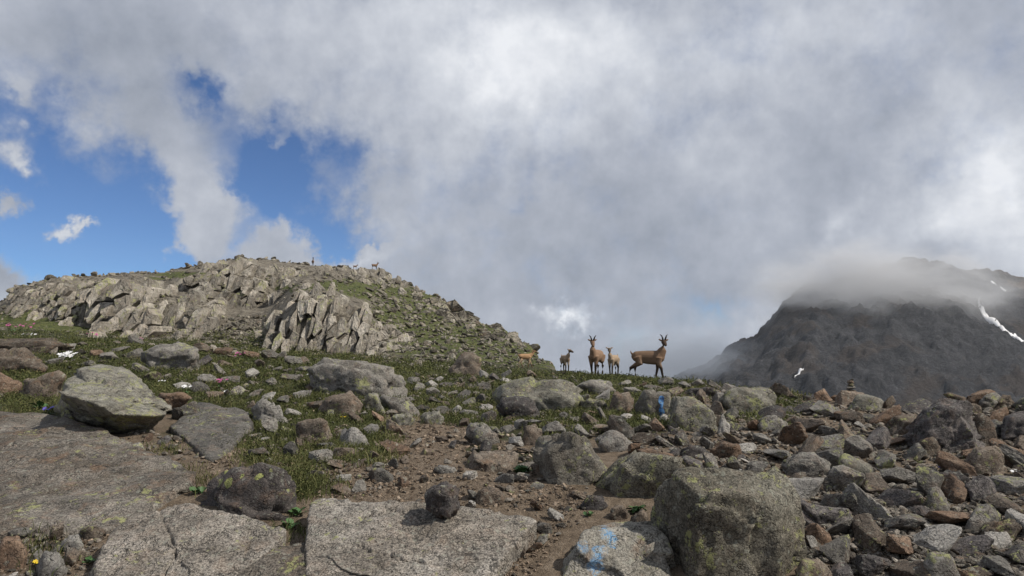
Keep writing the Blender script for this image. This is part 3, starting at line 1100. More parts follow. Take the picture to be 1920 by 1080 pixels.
block('pale square boulder with worn blue paint on its face', M['painted'],
      [(1098, 1001, 4.75), (1236, 1000, 4.75), (1250, 1012, 4.75), (1268, 1085, 4.55), (1045, 1085, 4.55), (1060, 1050, 4.65), (1112, 989, 5.05), (1240, 990, 5.05), (1262, 1075, 5.10), (1050, 1075, 5.10)],
      outline=pairs([1045, 1085, 1060, 1045, 1098, 995, 1240, 990, 1268, 1085]), short='the blue-painted boulder', noise=0.03, sub=6)
boulder('biggest grey speckled boulder, rounded, at the bottom right of the path', M['speckled'],
        [1285, 884, 1395, 892, 1450, 889, 1482, 920, 1508, 1000, 1506, 1100, 1330, 1110, 1270, 1052, 1224, 985, 1213, 940, 1240, 903], depth=0.75, fy=0.05, front=0.66, sub=6, short='the biggest speckled boulder', Yfix=4.5, noise=0.04, cuts=2, fac=0.6)
boulder('dark lichen-speckled boulder leaning behind the biggest grey boulder', M['speckled'],
        [1108, 915, 1150, 885, 1195, 851, 1265, 864, 1302, 884, 1245, 905, 1220, 945, 1150, 935], depth=0.8, fy=-0.2, front=0.7, short='the dark leaning boulder')
boulder('rounded grey boulder with a shaded left side right of the path', M['grey_dark'],
        [1000, 852, 1018, 825, 1070, 812, 1122, 828, 1142, 858, 1112, 890, 1075, 917, 1040, 914], depth=0.9, fy=-0.02, fx=0.08, front=0.6, short='the rounded path boulder')
boulder('loose dark brown rock perched on the long pale slab', M['dark'],
        [796, 912, 804, 901, 840, 903, 857, 917, 861, 940, 846, 957, 820, 951, 797, 936], depth=0.9, fy=0.08, fx=0.05, front=0.72, short='the loose dark rock', sink=0.0, Yfix=4.95, cuts=9, fac=1.5, sub=5)
boulder('flat layered dark red slab lying at the right edge of the path', M['brown'],
        [872, 872, 890, 848, 930, 842, 970, 850, 965, 880, 920, 889], depth=0.9, fy=0.15, front=0.8, name='rock_slab', cat='rock slab', short='the dark red slab by the path')
boulder('dark slate slab dotted with round yellow lichen', M['spotted'],
        [393, 912, 430, 886, 490, 874, 532, 896, 572, 950, 576, 972, 500, 978, 420, 972, 397, 948], depth=0.7, fy=0.1, front=0.75, name='rock_slab', cat='rock slab', short='the yellow-spotted dark slab')
# overhanging boulder at the left
YO = 8.25
block('large tilted boulder with a shaded overhang, yellow lichen on its top', M['lichen'],
      [(106, 730, YO), (116, 712, YO + .5), (150, 700, YO + .9), (186, 690, YO + 1.1), (235, 696, YO + 1.1), (270, 725, YO + .8), (302, 752, YO + .3), (312, 775, YO - .1),
       (112, 738, YO - .5), (180, 757, YO - .75), (216, 777, YO - .8), (300, 779, YO - .35),
       (108, 772, YO + .35), (140, 796, YO + .3), (190, 815, YO + .2), (236, 822, YO + .15), (272, 806, YO + .2)],
      outline=pairs([105, 735, 115, 710, 150, 700, 186, 690, 235, 696, 270, 725, 302, 752, 312, 775, 265, 797, 236, 814, 190, 806, 140, 792, 108, 768]), sub=6, short='the overhanging boulder', noise=0.05, sunk=False)
boulder('flat reddish stone wedged on the right end of the overhanging boulder', M['rust'], [288, 752, 300, 737, 335, 734, 356, 745, 345, 757, 305, 762], depth=0.8, fy=0.1, front=0.8, name='stone_slab', cat='stone', Yfix=9.3, sink=0.0)
boulder('small rounded grey stone under the flat reddish stone', M['grey'], [326, 775, 332, 758, 360, 754, 374, 765, 374, 783, 345, 792, 328, 790], depth=0.8, fy=0.0, name='stone', cat='stone')
slab('big low angular grey slab right of the overhanging boulder', M['grey'],
     [316, 800, 372, 757, 440, 765, 470, 778, 474, 800, 436, 836, 405, 862, 378, 850], k=0.955, sink=0.35, sub=5, noise=0.05, short='the big angular slab')
boulder('pale pointed stone with a dark underside on the turf', M['pale'], [474, 768, 490, 747, 520, 765, 543, 790, 530, 800, 480, 790], depth=0.8, fy=-0.15, front=0.6, name='stone', cat='stone')
boulder('squat grey stone with a dark shaded front in the turf', M['brown'], [553, 800, 560, 789, 590, 783, 618, 795, 622, 825, 590, 836, 560, 822], depth=0.8, fy=-0.05, front=0.75, name='stone', cat='stone')
boulder('rounded white-grey granite stone by the upper path', M['pale'], [632, 820, 645, 805, 665, 801, 682, 815, 694, 840, 660, 842, 640, 836], depth=0.8, fy=0.0, name='stone', cat='stone', short='the white-grey granite stone')
boulder('large boulder with a dark left face at the foot of the buttress', M['grey'], [583, 692, 610, 675, 660, 679, 720, 690, 755, 704, 769, 737, 720, 748, 650, 742, 610, 736, 588, 712], depth=0.8, fy=0.05, fx=-0.02, front=0.7, short='the dark-faced boulder')
boulder('broken rounded outcrop in the turf below the left cliff', M['grey'], [268, 660, 282, 649, 330, 646, 372, 655, 376, 692, 330, 698, 285, 690], depth=0.7, fy=0.05, front=0.8)
boulder('long flat layered slab at the far left edge', M['brown'], [-60, 640, 20, 636, 95, 635, 120, 650, 100, 658, 20, 662, -60, 664], depth=0.5, fy=0.05, front=0.85, name='rock_slab', cat='rock slab')
boulder('thick tilted slab at the left edge below the flat one', M['brown'], [-40, 660, 45, 656, 90, 690, 70, 700, 0, 705, -40, 700], depth=0.6, fy=0.15, front=0.75, name='rock_slab', cat='rock slab')
boulder('pinkish rounded boulder touching the left of the overhanging one', M['brown'], [42, 712, 70, 698, 110, 692, 125, 705, 105, 735, 70, 750, 45, 735], depth=0.8, fy=0.05)
boulder('low reddish rock at the left edge above the broad slab', M['rust'], [-30, 705, 10, 698, 42, 712, 40, 730, 0, 745, -30, 740], depth=0.8, fy=0.0)
boulder('small grey stone hidden under the overhanging boulder', M['grey'], [113, 775, 125, 768, 150, 778, 160, 793, 140, 800, 116, 790], depth=0.8, name='stone', cat='stone')
boulder('broad dome boulder with yellow-green lichen below the goats', M['lichen'], [922, 738, 960, 715, 1012, 705, 1052, 716, 1086, 748, 1082, 770, 1020, 780, 985, 776, 950, 757], depth=0.8, fy=0.08, front=0.65, short='the lichen dome boulder')
boulder('dark rounded rock in front of the lichen dome boulder', M['dark'], [928, 762, 945, 747, 985, 747, 1010, 768, 1005, 782, 960, 784], depth=0.7, fy=0.0, Yoff=-0.5)
boulder('flat-topped boulder with a black underside below the horned goats', M['grey'], [1078, 727, 1100, 714, 1126, 710, 1148, 722, 1156, 735, 1130, 742, 1090, 740], depth=0.8, fy=-0.25, front=0.7)
boulder('rounded low rock right of the lichen dome boulder', M['lichen'], [1086, 757, 1100, 747, 1130, 750, 1140, 762, 1120, 772, 1092, 770], depth=0.8)
boulder('cracked square block left of the small blue trail mark', M['brown'], [1142, 768, 1150, 738, 1180, 735, 1192, 748, 1190, 776, 1150, 780], depth=0.8, fy=0.0, front=0.8)
mk = [tuple(P(1240, y, 12.0)) for y in (743, 752, 761, 769, 778)]
M['marked'] = rock_mat('marked_rock', (0.08, 0.076, 0.064), (0.16, 0.148, 0.128), (0.248, 0.232, 0.2), lichen=0.35, warm=0.2, vary=0.02)
boulder('broad rock carrying a small blue trail mark below the goat', M['marked'], [1190, 760, 1205, 733, 1235, 728, 1258, 735, 1262, 780, 1225, 786, 1200, 780], depth=0.7, fy=-0.02, front=0.85, short='the blue-marked rock')
boulder('dark-faced leaning boulder right of the small blue trail mark', M['lichen'], [1248, 775, 1262, 741, 1300, 744, 1325, 765, 1342, 787, 1332, 802, 1292, 814, 1255, 800], depth=0.8, fy=0.0, fx=0.12, front=0.6, short='the leaning boulder')
boulder('large rounded grey boulder on the ridge left of the cairn', M['lichen'], [1352, 755, 1362, 733, 1400, 726, 1440, 730, 1456, 745, 1450, 775, 1410, 782, 1370, 775], depth=0.8, fy=0.03, front=0.7, short='the rounded ridge boulder')
boulder('dark flat slab jutting from the ridge below the right goat', M['dark'], [1285, 738, 1295, 728, 1340, 727, 1348, 737, 1325, 745, 1292, 744], depth=0.7, fy=-0.1, front=0.8, name='rock_slab', cat='rock slab')
boulder('flat-topped dark-fronted block in the middle of the scree', M['grey'], [1417, 800, 1425, 784, 1470, 780, 1477, 795, 1470, 812, 1430, 812], depth=0.9, fy=-0.12, front=0.8)
boulder('upright pale splinter of rock right of the leaning boulder', M['pale'], [1345, 812, 1350, 785, 1356, 779, 1368, 800, 1366, 818], depth=0.7, name='stone', cat='stone')
boulder('pale-edged pointed boulder above the rounded path boulder', M['grey'], [1133, 800, 1150, 785, 1165, 784, 1185, 805, 1192, 825, 1160, 822], depth=0.8, fy=-0.1)
boulder('pinkish-grey block resting behind the rounded path boulder', M['grey'], [1115, 825, 1140, 806, 1170, 812, 1190, 832, 1180, 850, 1140, 850], depth=0.8, fy=0.05)
boulder('glossy blue-black stone in the rubble', M['dark'], [1270, 850, 1295, 833, 1320, 840, 1330, 852, 1300, 862, 1275, 860], depth=0.8, name='stone', cat='stone')
boulder('orange rust-coloured slab pointing down to the biggest boulder', M['rust'], [1188, 842, 1215, 840, 1260, 858, 1292, 874, 1285, 884, 1230, 866], depth=0.7, fy=0.05, front=0.8, name='rock_slab', cat='rock slab')
boulder('brown dust-covered stone beside the blue-black stone', M['rust'], [1330, 845, 1355, 826, 1385, 835, 1390, 858, 1350, 866], depth=0.8, name='stone', cat='stone')
boulder('big dark crumbling boulder near the right edge of the ridge', M['dark'], [1698, 805, 1728, 772, 1770, 752, 1815, 756, 1834, 800, 1830, 848, 1740, 856, 1702, 832], depth=0.8, fy=0.05, front=0.75, sub=6, short='the big dark boulder')
boulder('broad brownish boulder left of the big dark one', M['brown'], [1662, 800, 1675, 783, 1710, 780, 1740, 797, 1745, 815, 1700, 820, 1665, 812], depth=0.8, fy=0.05)
boulder('thin dark slab jutting on top of the big dark boulder', M['brown'], [1769, 740, 1780, 736, 1808, 745, 1818, 756, 1800, 757], depth=0.9, front=0.8, name='stone_slab', cat='stone', Yfix=12.2, sink=0)
boulder('orange-topped stone in the heap right of the big dark boulder', M['rust'], [1812, 748, 1820, 738, 1852, 733, 1868, 738, 1850, 755, 1820, 757], depth=0.8, name='stone', cat='stone', Yfix=12.1, sink=0.05)
boulder('flat grey capstone of the heap near the right edge', M['grey'], [1836, 752, 1850, 742, 1872, 738, 1876, 746, 1862, 758, 1838, 760], depth=0.8, name='stone', cat='stone', Yfix=11.9)
boulder('dark red cube of rock in the heap at the right edge', M['brown'], [1872, 760, 1872, 742, 1895, 742, 1900, 760], depth=0.8, name='stone', cat='stone', Yfix=12.0)
boulder('large dark greenish boulder cut by the right edge', M['dark'], [1876, 815, 1884, 782, 1905, 772, 1950, 770, 1990, 800, 1980, 835, 1900, 832], depth=0.8, fy=0.0, short='the greenish boulder')
boulder('lichened boulder rising at the right edge above the heap', M['lichen'], [1880, 775, 1900, 755, 1945, 732, 2010, 735, 2030, 770, 1960, 790], depth=0.8, short='the lichened edge boulder')
boulder('upright rounded stone with a dark left face right of the big dark boulder', M['brown'], [1822, 800, 1832, 782, 1850, 780, 1865, 800, 1868, 835, 1845, 840, 1826, 828], depth=0.8, fx=0.1)
boulder('fallen brown stone across the middle of the right heap', M['rust'], [1845, 790, 1860, 776, 1885, 764, 1890, 775, 1865, 792], depth=0.8, name='stone', cat='stone')
boulder('stone standing at the top left of the right heap', M['brown'], [1812, 770, 1820, 757, 1838, 760, 1842, 775, 1825, 782], depth=0.8, name='stone', cat='stone')
boulder('long orange-brown slab slanting down at the right edge', M['rust'], [1848, 822, 1862, 818, 1900, 836, 1960, 868, 1955, 882, 1905, 866, 1870, 846], depth=0.35, fy=0.15, front=0.85, name='rock_slab', cat='rock slab', short='the long orange slab')
boulder('large pale boulder standing right of the cairn', M['lichen'], [1592, 762, 1606, 741, 1645, 738, 1655, 748, 1650, 768, 1610, 772], depth=0.8, fy=0.1, front=0.7, short='the pale cairn-side boulder')
boulder('flat olive-grey block with a sharp edge in the right scree', M['lichen'], [1570, 868, 1577, 852, 1600, 855, 1635, 878, 1632, 905, 1600, 895, 1572, 880], depth=0.8, fy=0.1, front=0.7)
boulder('twin-peaked grey boulder behind the biggest boulder', M['grey'], [1468, 872, 1490, 852, 1530, 850, 1550, 865, 1562, 885, 1530, 898, 1480, 890], depth=0.8)
boulder('tawny blocky boulder below the big dark one', M['brown'], [1712, 850, 1725, 825, 1748, 818, 1765, 836, 1765, 853, 1735, 860], depth=0.8, fy=0.05)
boulder('purple-grey folded boulder right of the tawny one', M['brown'], [1812, 870, 1835, 840, 1868, 836, 1882, 850, 1885, 885, 1850, 895, 1815, 888], depth=0.8)
boulder('smooth oval dark boulder in the right scree', M['dark'], [1744, 898, 1765, 884, 1800, 885, 1816, 900, 1800, 920, 1765, 922], depth=0.8)
boulder('slate-coloured stone with a notched top right of the oval boulder', M['dark'], [1808, 905, 1832, 890, 1858, 905, 1870, 935, 1850, 946, 1820, 930], depth=0.8, fy=0.0, front=0.85)
boulder('leaning grey slab below the smooth oval boulder', M['grey'], [1735, 945, 1742, 912, 1758, 912, 1790, 955, 1785, 970, 1750, 965], depth=0.8, fy=0.08)
boulder('rounded banded boulder low in the right scree', M['grey'], [1805, 985, 1830, 945, 1855, 942, 1875, 970, 1870, 1000, 1830, 1008], depth=0.8)
boulder('dark wedge of rock right of the biggest boulder', M['dark'], [1500, 945, 1545, 948, 1590, 955, 1605, 978, 1580, 995, 1530, 985], depth=0.7, fy=-0.1, front=0.8)
boulder('long tilted dark stone above the dark wedge', M['brown'], [1480, 900, 1500, 890, 1545, 900, 1556, 915, 1530, 925, 1490, 912], depth=0.7)
boulder('orange square stone touching the right of the biggest boulder', M['rust'], [1508, 985, 1530, 978, 1556, 1000, 1560, 1030, 1535, 1028, 1512, 1010], depth=0.8)
boulder('purple-brown block in the bottom right of the scree', M['brown'], [1495, 1060, 1505, 1045, 1535, 1052, 1560, 1080, 1540, 1100, 1490, 1100], depth=0.8, fy=0.1)
boulder('big grey tilted slab at the bottom edge of the scree', M['grey'], [1735, 1060, 1745, 1033, 1780, 1038, 1800, 1075, 1790, 1110, 1735, 1100], depth=0.8)
boulder('layered dark plank of rock near the lower right corner', M['brown'], [1832, 1005, 1850, 985, 1890, 974, 1925, 985, 1900, 1005, 1850, 1020], depth=0.6, fy=0.08)
boulder('grey stone by the right side of the upper path', M['grey'], [878, 815, 885, 796, 905, 793, 930, 812, 937, 832, 905, 838], depth=0.8, fy=-0.08, name='stone', cat='stone', short='the grey stone by the upper path')
boulder('rounded tan stone below the lichen dome boulder', M['brown'], [974, 820, 985, 800, 1005, 795, 1016, 815, 1010, 836, 985, 838], depth=0.8, name='stone', cat='stone')
boulder('brown scraped rock in the turf left of the path', M['brown'], [600, 765, 620, 742, 655, 737, 680, 760, 678, 785, 630, 782], depth=0.8, fy=0.05)
boulder('grey-green rounded stone beside the brown scraped rock', M['lichen'], [680, 755, 690, 738, 708, 742, 722, 768, 705, 775, 685, 772], depth=0.8, name='stone', cat='stone')
boulder('long grey boulder lying on the turf above the path', M['grey'], [706, 752, 725, 735, 745, 742, 785, 768, 782, 780, 745, 775], depth=0.8, fy=0.0)
boulder('rounded stone at the top left of the path', M['lichen'], [733, 785, 745, 772, 765, 770, 778, 785, 770, 800, 740, 800], depth=0.8, name='stone', cat='stone')
boulder('oval pale stone in the middle of the upper path', M['lichen'], [794, 785, 803, 773, 822, 771, 834, 783, 826, 796, 802, 797], depth=0.8, name='stone', cat='stone', short='the oval stone on the upper path')
boulder('white quartz stone near the lower left corner', M['pale'], [114, 1020, 125, 1006, 145, 1006, 156, 1022, 140, 1042, 122, 1040], depth=0.8, name='stone', cat='stone', short='the white quartz stone')
boulder('pale blocky stone beside the yellow flowers in the lower left corner', M['pale'], [70, 1055, 85, 1032, 110, 1038, 126, 1060, 120, 1095, 75, 1095], depth=0.8, name='stone', cat='stone')
boulder('reddish upright stone in the lower left corner', M['rust'], [-10, 1040, 10, 1008, 35, 1008, 52, 1035, 40, 1070, 0, 1075], depth=0.8, name='stone', cat='stone')
boulder('flat brown stone between the broad slab and the rounded slab', M['brown'], [146, 995, 165, 985, 200, 995, 196, 1012, 160, 1015], depth=0.7, name='stone', cat='stone')
boulder('grey-pink stone in the dirt left of the loose dark rock', M['grey'], [688, 895, 700, 875, 715, 876, 736, 890, 742, 905, 700, 908], depth=0.8, name='stone', cat='stone')
boulder('flat whitish stone set in the path', M['pale'], [806, 882, 812, 872, 850, 876, 860, 886, 840, 890], depth=0.7, name='stone', cat='stone')
boulder('brown bedrock step in the path right of the loose dark rock', M['brown'], [885, 935, 895, 920, 930, 918, 948, 930, 940, 950, 895, 948], depth=0.7, name='stone', cat='stone')
boulder('purple-brown ribbed outcrop at the foot of the hill', M['brown'], [845, 690, 862, 666, 885, 660, 905, 675, 912, 700, 880, 708, 850, 702], depth=0.8, fy=0.0)
boulder('dark purple flat stone in shade left of the painted boulder', M['dark'], [1090, 945, 1100, 930, 1128, 930, 1135, 948, 1120, 958, 1095, 956], depth=0.7, name='stone', cat='stone')
boulder('brown cube-shaped stone behind the painted boulder', M['brown'], [1142, 970, 1145, 952, 1170, 948, 1180, 965, 1172, 978], depth=0.8, name='stone', cat='stone')
boulder('grey rounded stone between the painted and the biggest boulder', M['brown'], [1180, 985, 1188, 965, 1205, 956, 1218, 970, 1222, 990, 1200, 995], depth=0.8, name='stone', cat='stone')

# the small blue trail mark: paint film on the rock face, a thin ragged sheet 3 mm proud
def trail_mark():
    host = bpy.data.objects.get('boulder') and [o for o in bpy.data.objects if o.get('label', '').startswith('broad rock carrying')][0]
    dg = bpy.context.evaluated_depsgraph_get()
    o = Vector((0, 0, CAMZ))
    prof = [(742, 2), (744, 4.5), (748, 5.5), (753, 5), (757, 3.5), (761, 2.6), (765, 3), (769, 5), (774, 5.5), (778, 4.5), (781, 2)]
    rows = []
    mw = host.matrix_basis.inverted()
    for py, hw in prof:
        row = []
        for s in (-1, -0.33, 0.33, 1):
            u, w = ray(1240 + s * hw + 0.8 * math.sin(py), py)
            d = Vector((float(u), 1, float(w))).normalized()
            ok, loc, nor, _ = host.ray_cast(mw @ o, d)
            if not ok:
                return None
            row.append(np.array(loc + nor * 0.004))
        rows.append(row)
    V = np.array(rows).reshape(-1, 3)
    me = mesh_np('trail_mark', V, grid_faces(len(prof), 4), True)
    o = obj('trail_mark', me, plain_noise_mat('blue_paint', [(0.38, (0.03, 0.06, 0.14)), (0.5, (0.09, 0.22, 0.46)), (0.65, (0.20, 0.36, 0.56))], 14, island=False), parent=host)
    return o


bpy.context.view_layer.update()
trail_mark()


# ------------------------------------------------------------------ cliffs: jointed rock built block by block
def clip_poly(poly, nx, ny, d):
    out = []
    n = len(poly)
    for k in range(n):
        a, b = poly[k], poly[(k + 1) % n]
        da, db = nx * a[0] + ny * a[1] - d, nx * b[0] + ny * b[1] - d
        if da <= 0:
            out.append(a)
        if da * db < 0:
            t = da / (da - db)
            out.append((a[0] + (b[0] - a[0]) * t, a[1] + (b[1] - a[1]) * t))
    return out


def cliff(name, label, poly, cw, ch, seed, mat, shear=0.0, proud=0.5, gap=0.94, lean=0.2, rib=None):
    """cw, ch: size of the joint blocks in photo pixels"""
    r = np.random.default_rng(seed)
    px = np.array(poly)
    x0, y0, x1, y1 = px[:, 0].min() - cw, px[:, 1].min() - ch, px[:, 0].max() + cw, px[:, 1].max() + ch
    pts = []
    row = 0
    y = y0
    while y < y1:
        x = x0 + (row % 2) * cw / 2
        while x < x1:
            pts.append((x + r.normal(0, 0.28) * cw + shear * (y - y0), y + r.normal(0, 0.30) * ch))
            x += cw * r.uniform(0.6, 1.4)
        y += ch * 0.9
        row += 1
    pts = np.array(pts)
    q = pts / np.array([cw, ch])
    inside = inpoly(poly, pts[:, 0], pts[:, 1])
    cx, cy = px[:, 0].mean(), px[:, 1].max()
    Yc = float(H.hit(cx, cy - 3)[0])
    root_loc = P(cx, cy, Yc)
    root = obj(name, None, loc=tuple(root_loc), label=label, cat='rock cliff')
    n = 0
    order = np.argsort(-pts[:, 1])
    for i in order:
        if not inside[i] or n >= 300:
            continue
        d2 = ((q - q[i]) ** 2).sum(1)
        nb = np.argsort(d2)[1:14]
        cell = [(-2, -2), (2, -2), (2, 2), (-2, 2)]
        for j in nb:
            v = q[j] - q[i]
            L = math.hypot(*v)
            cell = clip_poly(cell, v[0] / L, v[1] / L, L / 2)
        if len(cell) < 3:
            continue
        c = np.array(cell)
        Y, Ya, Yb = H.hit([pts[i, 0]] * 3, [pts[i, 1], pts[i, 1] - ch * 0.45, pts[i, 1] + ch * 0.45])
        base = P(pts[i, 0], pts[i, 1], Y)
        llean = float(np.clip((Ya - Yb) / (0.9 * ch * Y / F), 0.0, 0.9))
        m = Y / F
        sx, sz = cw * m, ch * m
        wdt = min(sx, sz)
        front = r.uniform(0.05, proud) * wdt
        jut = max(0.0, 1.8 * cw * m * (0.4 + perlin(np.array([pts[i, 0] / (2.6 * cw), pts[i, 1] / (5 * ch), seed * 3.3]))))
        if rib:
            jut += rib(pts[i, 0], pts[i, 1])
        front += jut
        tl, tw = llean * 0.8 + r.normal(0, 0.07), r.normal(0, 0.10)
        # outline with midpoints, then rings from the middle of the face out to the edge and back into the cliff
        c2 = np.stack([c, (c + np.roll(c, -1, 0)) / 2 * r.uniform(0.93, 1.03, (len(c), 1))], 1).reshape(-1, 2)
        k = len(c2)
        fn = r.normal(size=(4, 2))
        fo = r.uniform(-1, 1, 4)
        rings = []
        for sc, dep, am in ((0.34, front, 1.0), (0.68, front, 1.0), (0.93, front - 0.02 * wdt, 0.8), (1.0, front - 0.16 * wdt, 0.4), (1.02, -1.3 * wdt + min(jut, 0), 0.0)):
            xy = c2 * sc * gap
            # the face is broken into a few tilted facets
            fac = np.max(xy @ fn.T * 0.35 + fo * 0.16, 1)
            ox, oz = xy[:, 0] * sx, -xy[:, 1] * sz
            oy = -dep + oz * tl + ox * tw + fac * wdt * am
            jit = 0.045 * wdt * r.normal(size=(k, 3)) * (1 if am else 0)
            rings.append(np.stack([ox, oy, oz], 1) + jit)
        V = np.concatenate(rings + [rings[0].mean(0, keepdims=True), rings[4].mean(0, keepdims=True)])
        T = []
        for a in range(k):
            b = (a + 1) % k
            T.append((5 * k, a, b))
            for g in range(4):
                T.append((g * k + a, (g + 1) * k + a, (g + 1) * k + b))
                T.append((g * k + a, (g + 1) * k + b, g * k + b))
            T.append((5 * k + 1, 4 * k + b, 4 * k + a))
        me = mesh_np('rock_block', V, np.array(T), False)
        obj('rock_block', me, mat, parent=root, loc=tuple(base - root_loc))
        n += 1
    return root


cliff('rock_cliff', 'small fractured sunlit cliff at the far left end of the hill', pairs([15, 548, 60, 533, 100, 524, 170, 528, 172, 625, 120, 610, 60, 600, 20, 585]), 9, 16, 1, M['cliff'], shear=-0.25)
cliff('rock_cliff', 'big smooth-faced sunlit cliff with a deep shaded cleft, left part of the hill', pairs([165, 545, 235, 532, 300, 535, 345, 525, 420, 560, 425, 615, 360, 640, 300, 640, 170, 636]), 16, 31, 2, M['cliff'], proud=0.45, gap=0.93, rib=lambda a, b: (1.6 if 246 < a < 300 else (-1.2 if 222 < a <= 246 and b > 548 else 0.0)))
cliff('rock_cliff', 'blocky upper cliff under the highest part of the hill', pairs([345, 522, 400, 495, 450, 492, 540, 500, 580, 525, 545, 545, 490, 580, 420, 585, 400, 560]), 13, 24, 3, M['cliff'], shear=0.05, proud=0.6, gap=0.9)
cliff('rock_cliff', 'dark-jointed rock buttress with tall columns in the middle of the hill', pairs([508, 610, 535, 580, 560, 560, 600, 545, 650, 560, 690, 590, 700, 640, 690, 668, 500, 668]), 11, 36, 4, M['cliff'], shear=-0.03, proud=1.9, gap=0.88)
cliff('rock_cliff', 'small dark rock knob on top of the buttress', pairs([545, 565, 555, 545, 575, 534, 600, 540, 612, 558, 590, 572]), 12, 15, 5, M['cliff'], proud=0.9)
cliff('rock_cliff', 'rock band along the hilltop right of the summit', pairs([585, 512, 640, 503, 700, 507, 750, 525, 782, 546, 760, 556, 700, 535, 640, 522]), 10, 17, 6, M['cliff'], shear=0.3, proud=1.0, gap=0.9)
cliff('rock_cliff', 'broken ledges low on the hill right of the buttress', pairs([695, 610, 740, 600, 775, 625, 770, 660, 720, 672, 690, 668]), 13, 17, 7, M['cliff'], proud=0.6)
cliff('rock_cliff', 'broken rock rim along the descending right crest of the hill', pairs([775, 545, 830, 562, 890, 595, 950, 622, 990, 645, 1000, 662, 940, 640, 880, 622, 820, 590, 780, 572]), 17, 13, 8, M['talus'], shear=0.5, proud=0.7)

def crest(px):
    """point on the hill's skyline at a photo column"""
    Yg = np.exp(H.l)
    Yg = Yg[(Yg > 50) & (Yg < 110)]
    u = (px - 960) / F * 1.0
    zz = gz(u * Yg, Yg)
    i = int(np.argmax((zz - CAMZ) / Yg))
    return (u * Yg[i], float(Yg[i]), float(zz[i]))


# stones strewn over the hill: too many and too far to pick apart
def hill_talus():
    r = np.random.default_rng(21)
    items = []
    zones = [(pairs([690, 540, 780, 545, 900, 600, 1040, 685, 900, 690, 760, 690, 690, 660]), 1900, 4.5, 18), (pairs([360, 600, 500, 590, 505, 670, 370, 660]), 1100, 4, 17),
             (pairs([0, 540, 400, 500, 580, 500, 760, 530, 700, 560, 0, 600]), 1400, 3.5, 15), (pairs([560, 655, 800, 640, 980, 690, 900, 700, 560, 680]), 380, 3, 12),
             (pairs([0, 600, 360, 610, 520, 640, 520, 672, 0, 640]), 380, 3, 10), (pairs([-300, 560, 0, 555, 0, 640, -300, 640]), 150, 4, 12)]
    for poly, n, s0, s1 in zones:
        p = np.array(poly)
        got = 0
        while got < n:
            X = r.uniform(p[:, 0].min(), p[:, 0].max(), 400)
            Yp = r.uniform(p[:, 1].min(), p[:, 1].max(), 400)
            ok = inpoly(poly, X, Yp)
            X, Yp = X[ok][:n - got], Yp[ok][:n - got]
            D = H.hit(X, Yp)
            for a, b, d in zip(X, Yp, D):
                if d > 130 or d < 22:
                    continue
                s = min(s1, s0 * r.pareto(1.8) * 0.6 + s0) / 2 * d / F
                x, y, _ = P(a, b, d)
                k = int(r.integers(0, len(LOW)))
                items.append((k % 10, rand_rot(0.5, r) * s, np.array([x, y, float(gz(x, y)) + 0.22 * s])))
            got += len(X)
    for _ in range(420):
        a = r.uniform(20, 1040)
        if min(abs(a - 584), abs(a - 664), abs(a - 701)) < 11:
            continue
        x, y, z = crest(a)
        y += r.normal(0, 1.0)
        s = r.uniform(0.10, 0.26) * (1 + r.pareto(3.0)) * y / 70
        items.append((int(r.integers(0, 10)), rand_rot(0.4, r) * min(s, 0.7), np.array([x, y, float(gz(x, y)) + 0.15 * s])))
    merge(items, LOW, 'talus', M['talus'], kind='stuff', label='countless broken stones strewn over the hill slopes and ledges')


hill_talus()


# ------------------------------------------------------------------ loose stones
HB = [(np.array(o), n) for o, n in HERO]


_mx, _my = np.meshgrid(np.arange(-400, 2400, 3.0), np.arange(600, 1200, 3.0))
TAKEN = np.zeros(_mx.shape, bool)
for _o, _n in HB:
    _c = _o.mean(0)
    TAKEN |= inpoly([tuple(v) for v in _c + (_o - _c) * 1.08], _mx, _my)


def in_hero(x, y, pad=0.0):
    return bool(TAKEN[int(np.clip((y - 600) / 3, 0, 199)), int(np.clip((x + 400) / 3, 0, 932))])


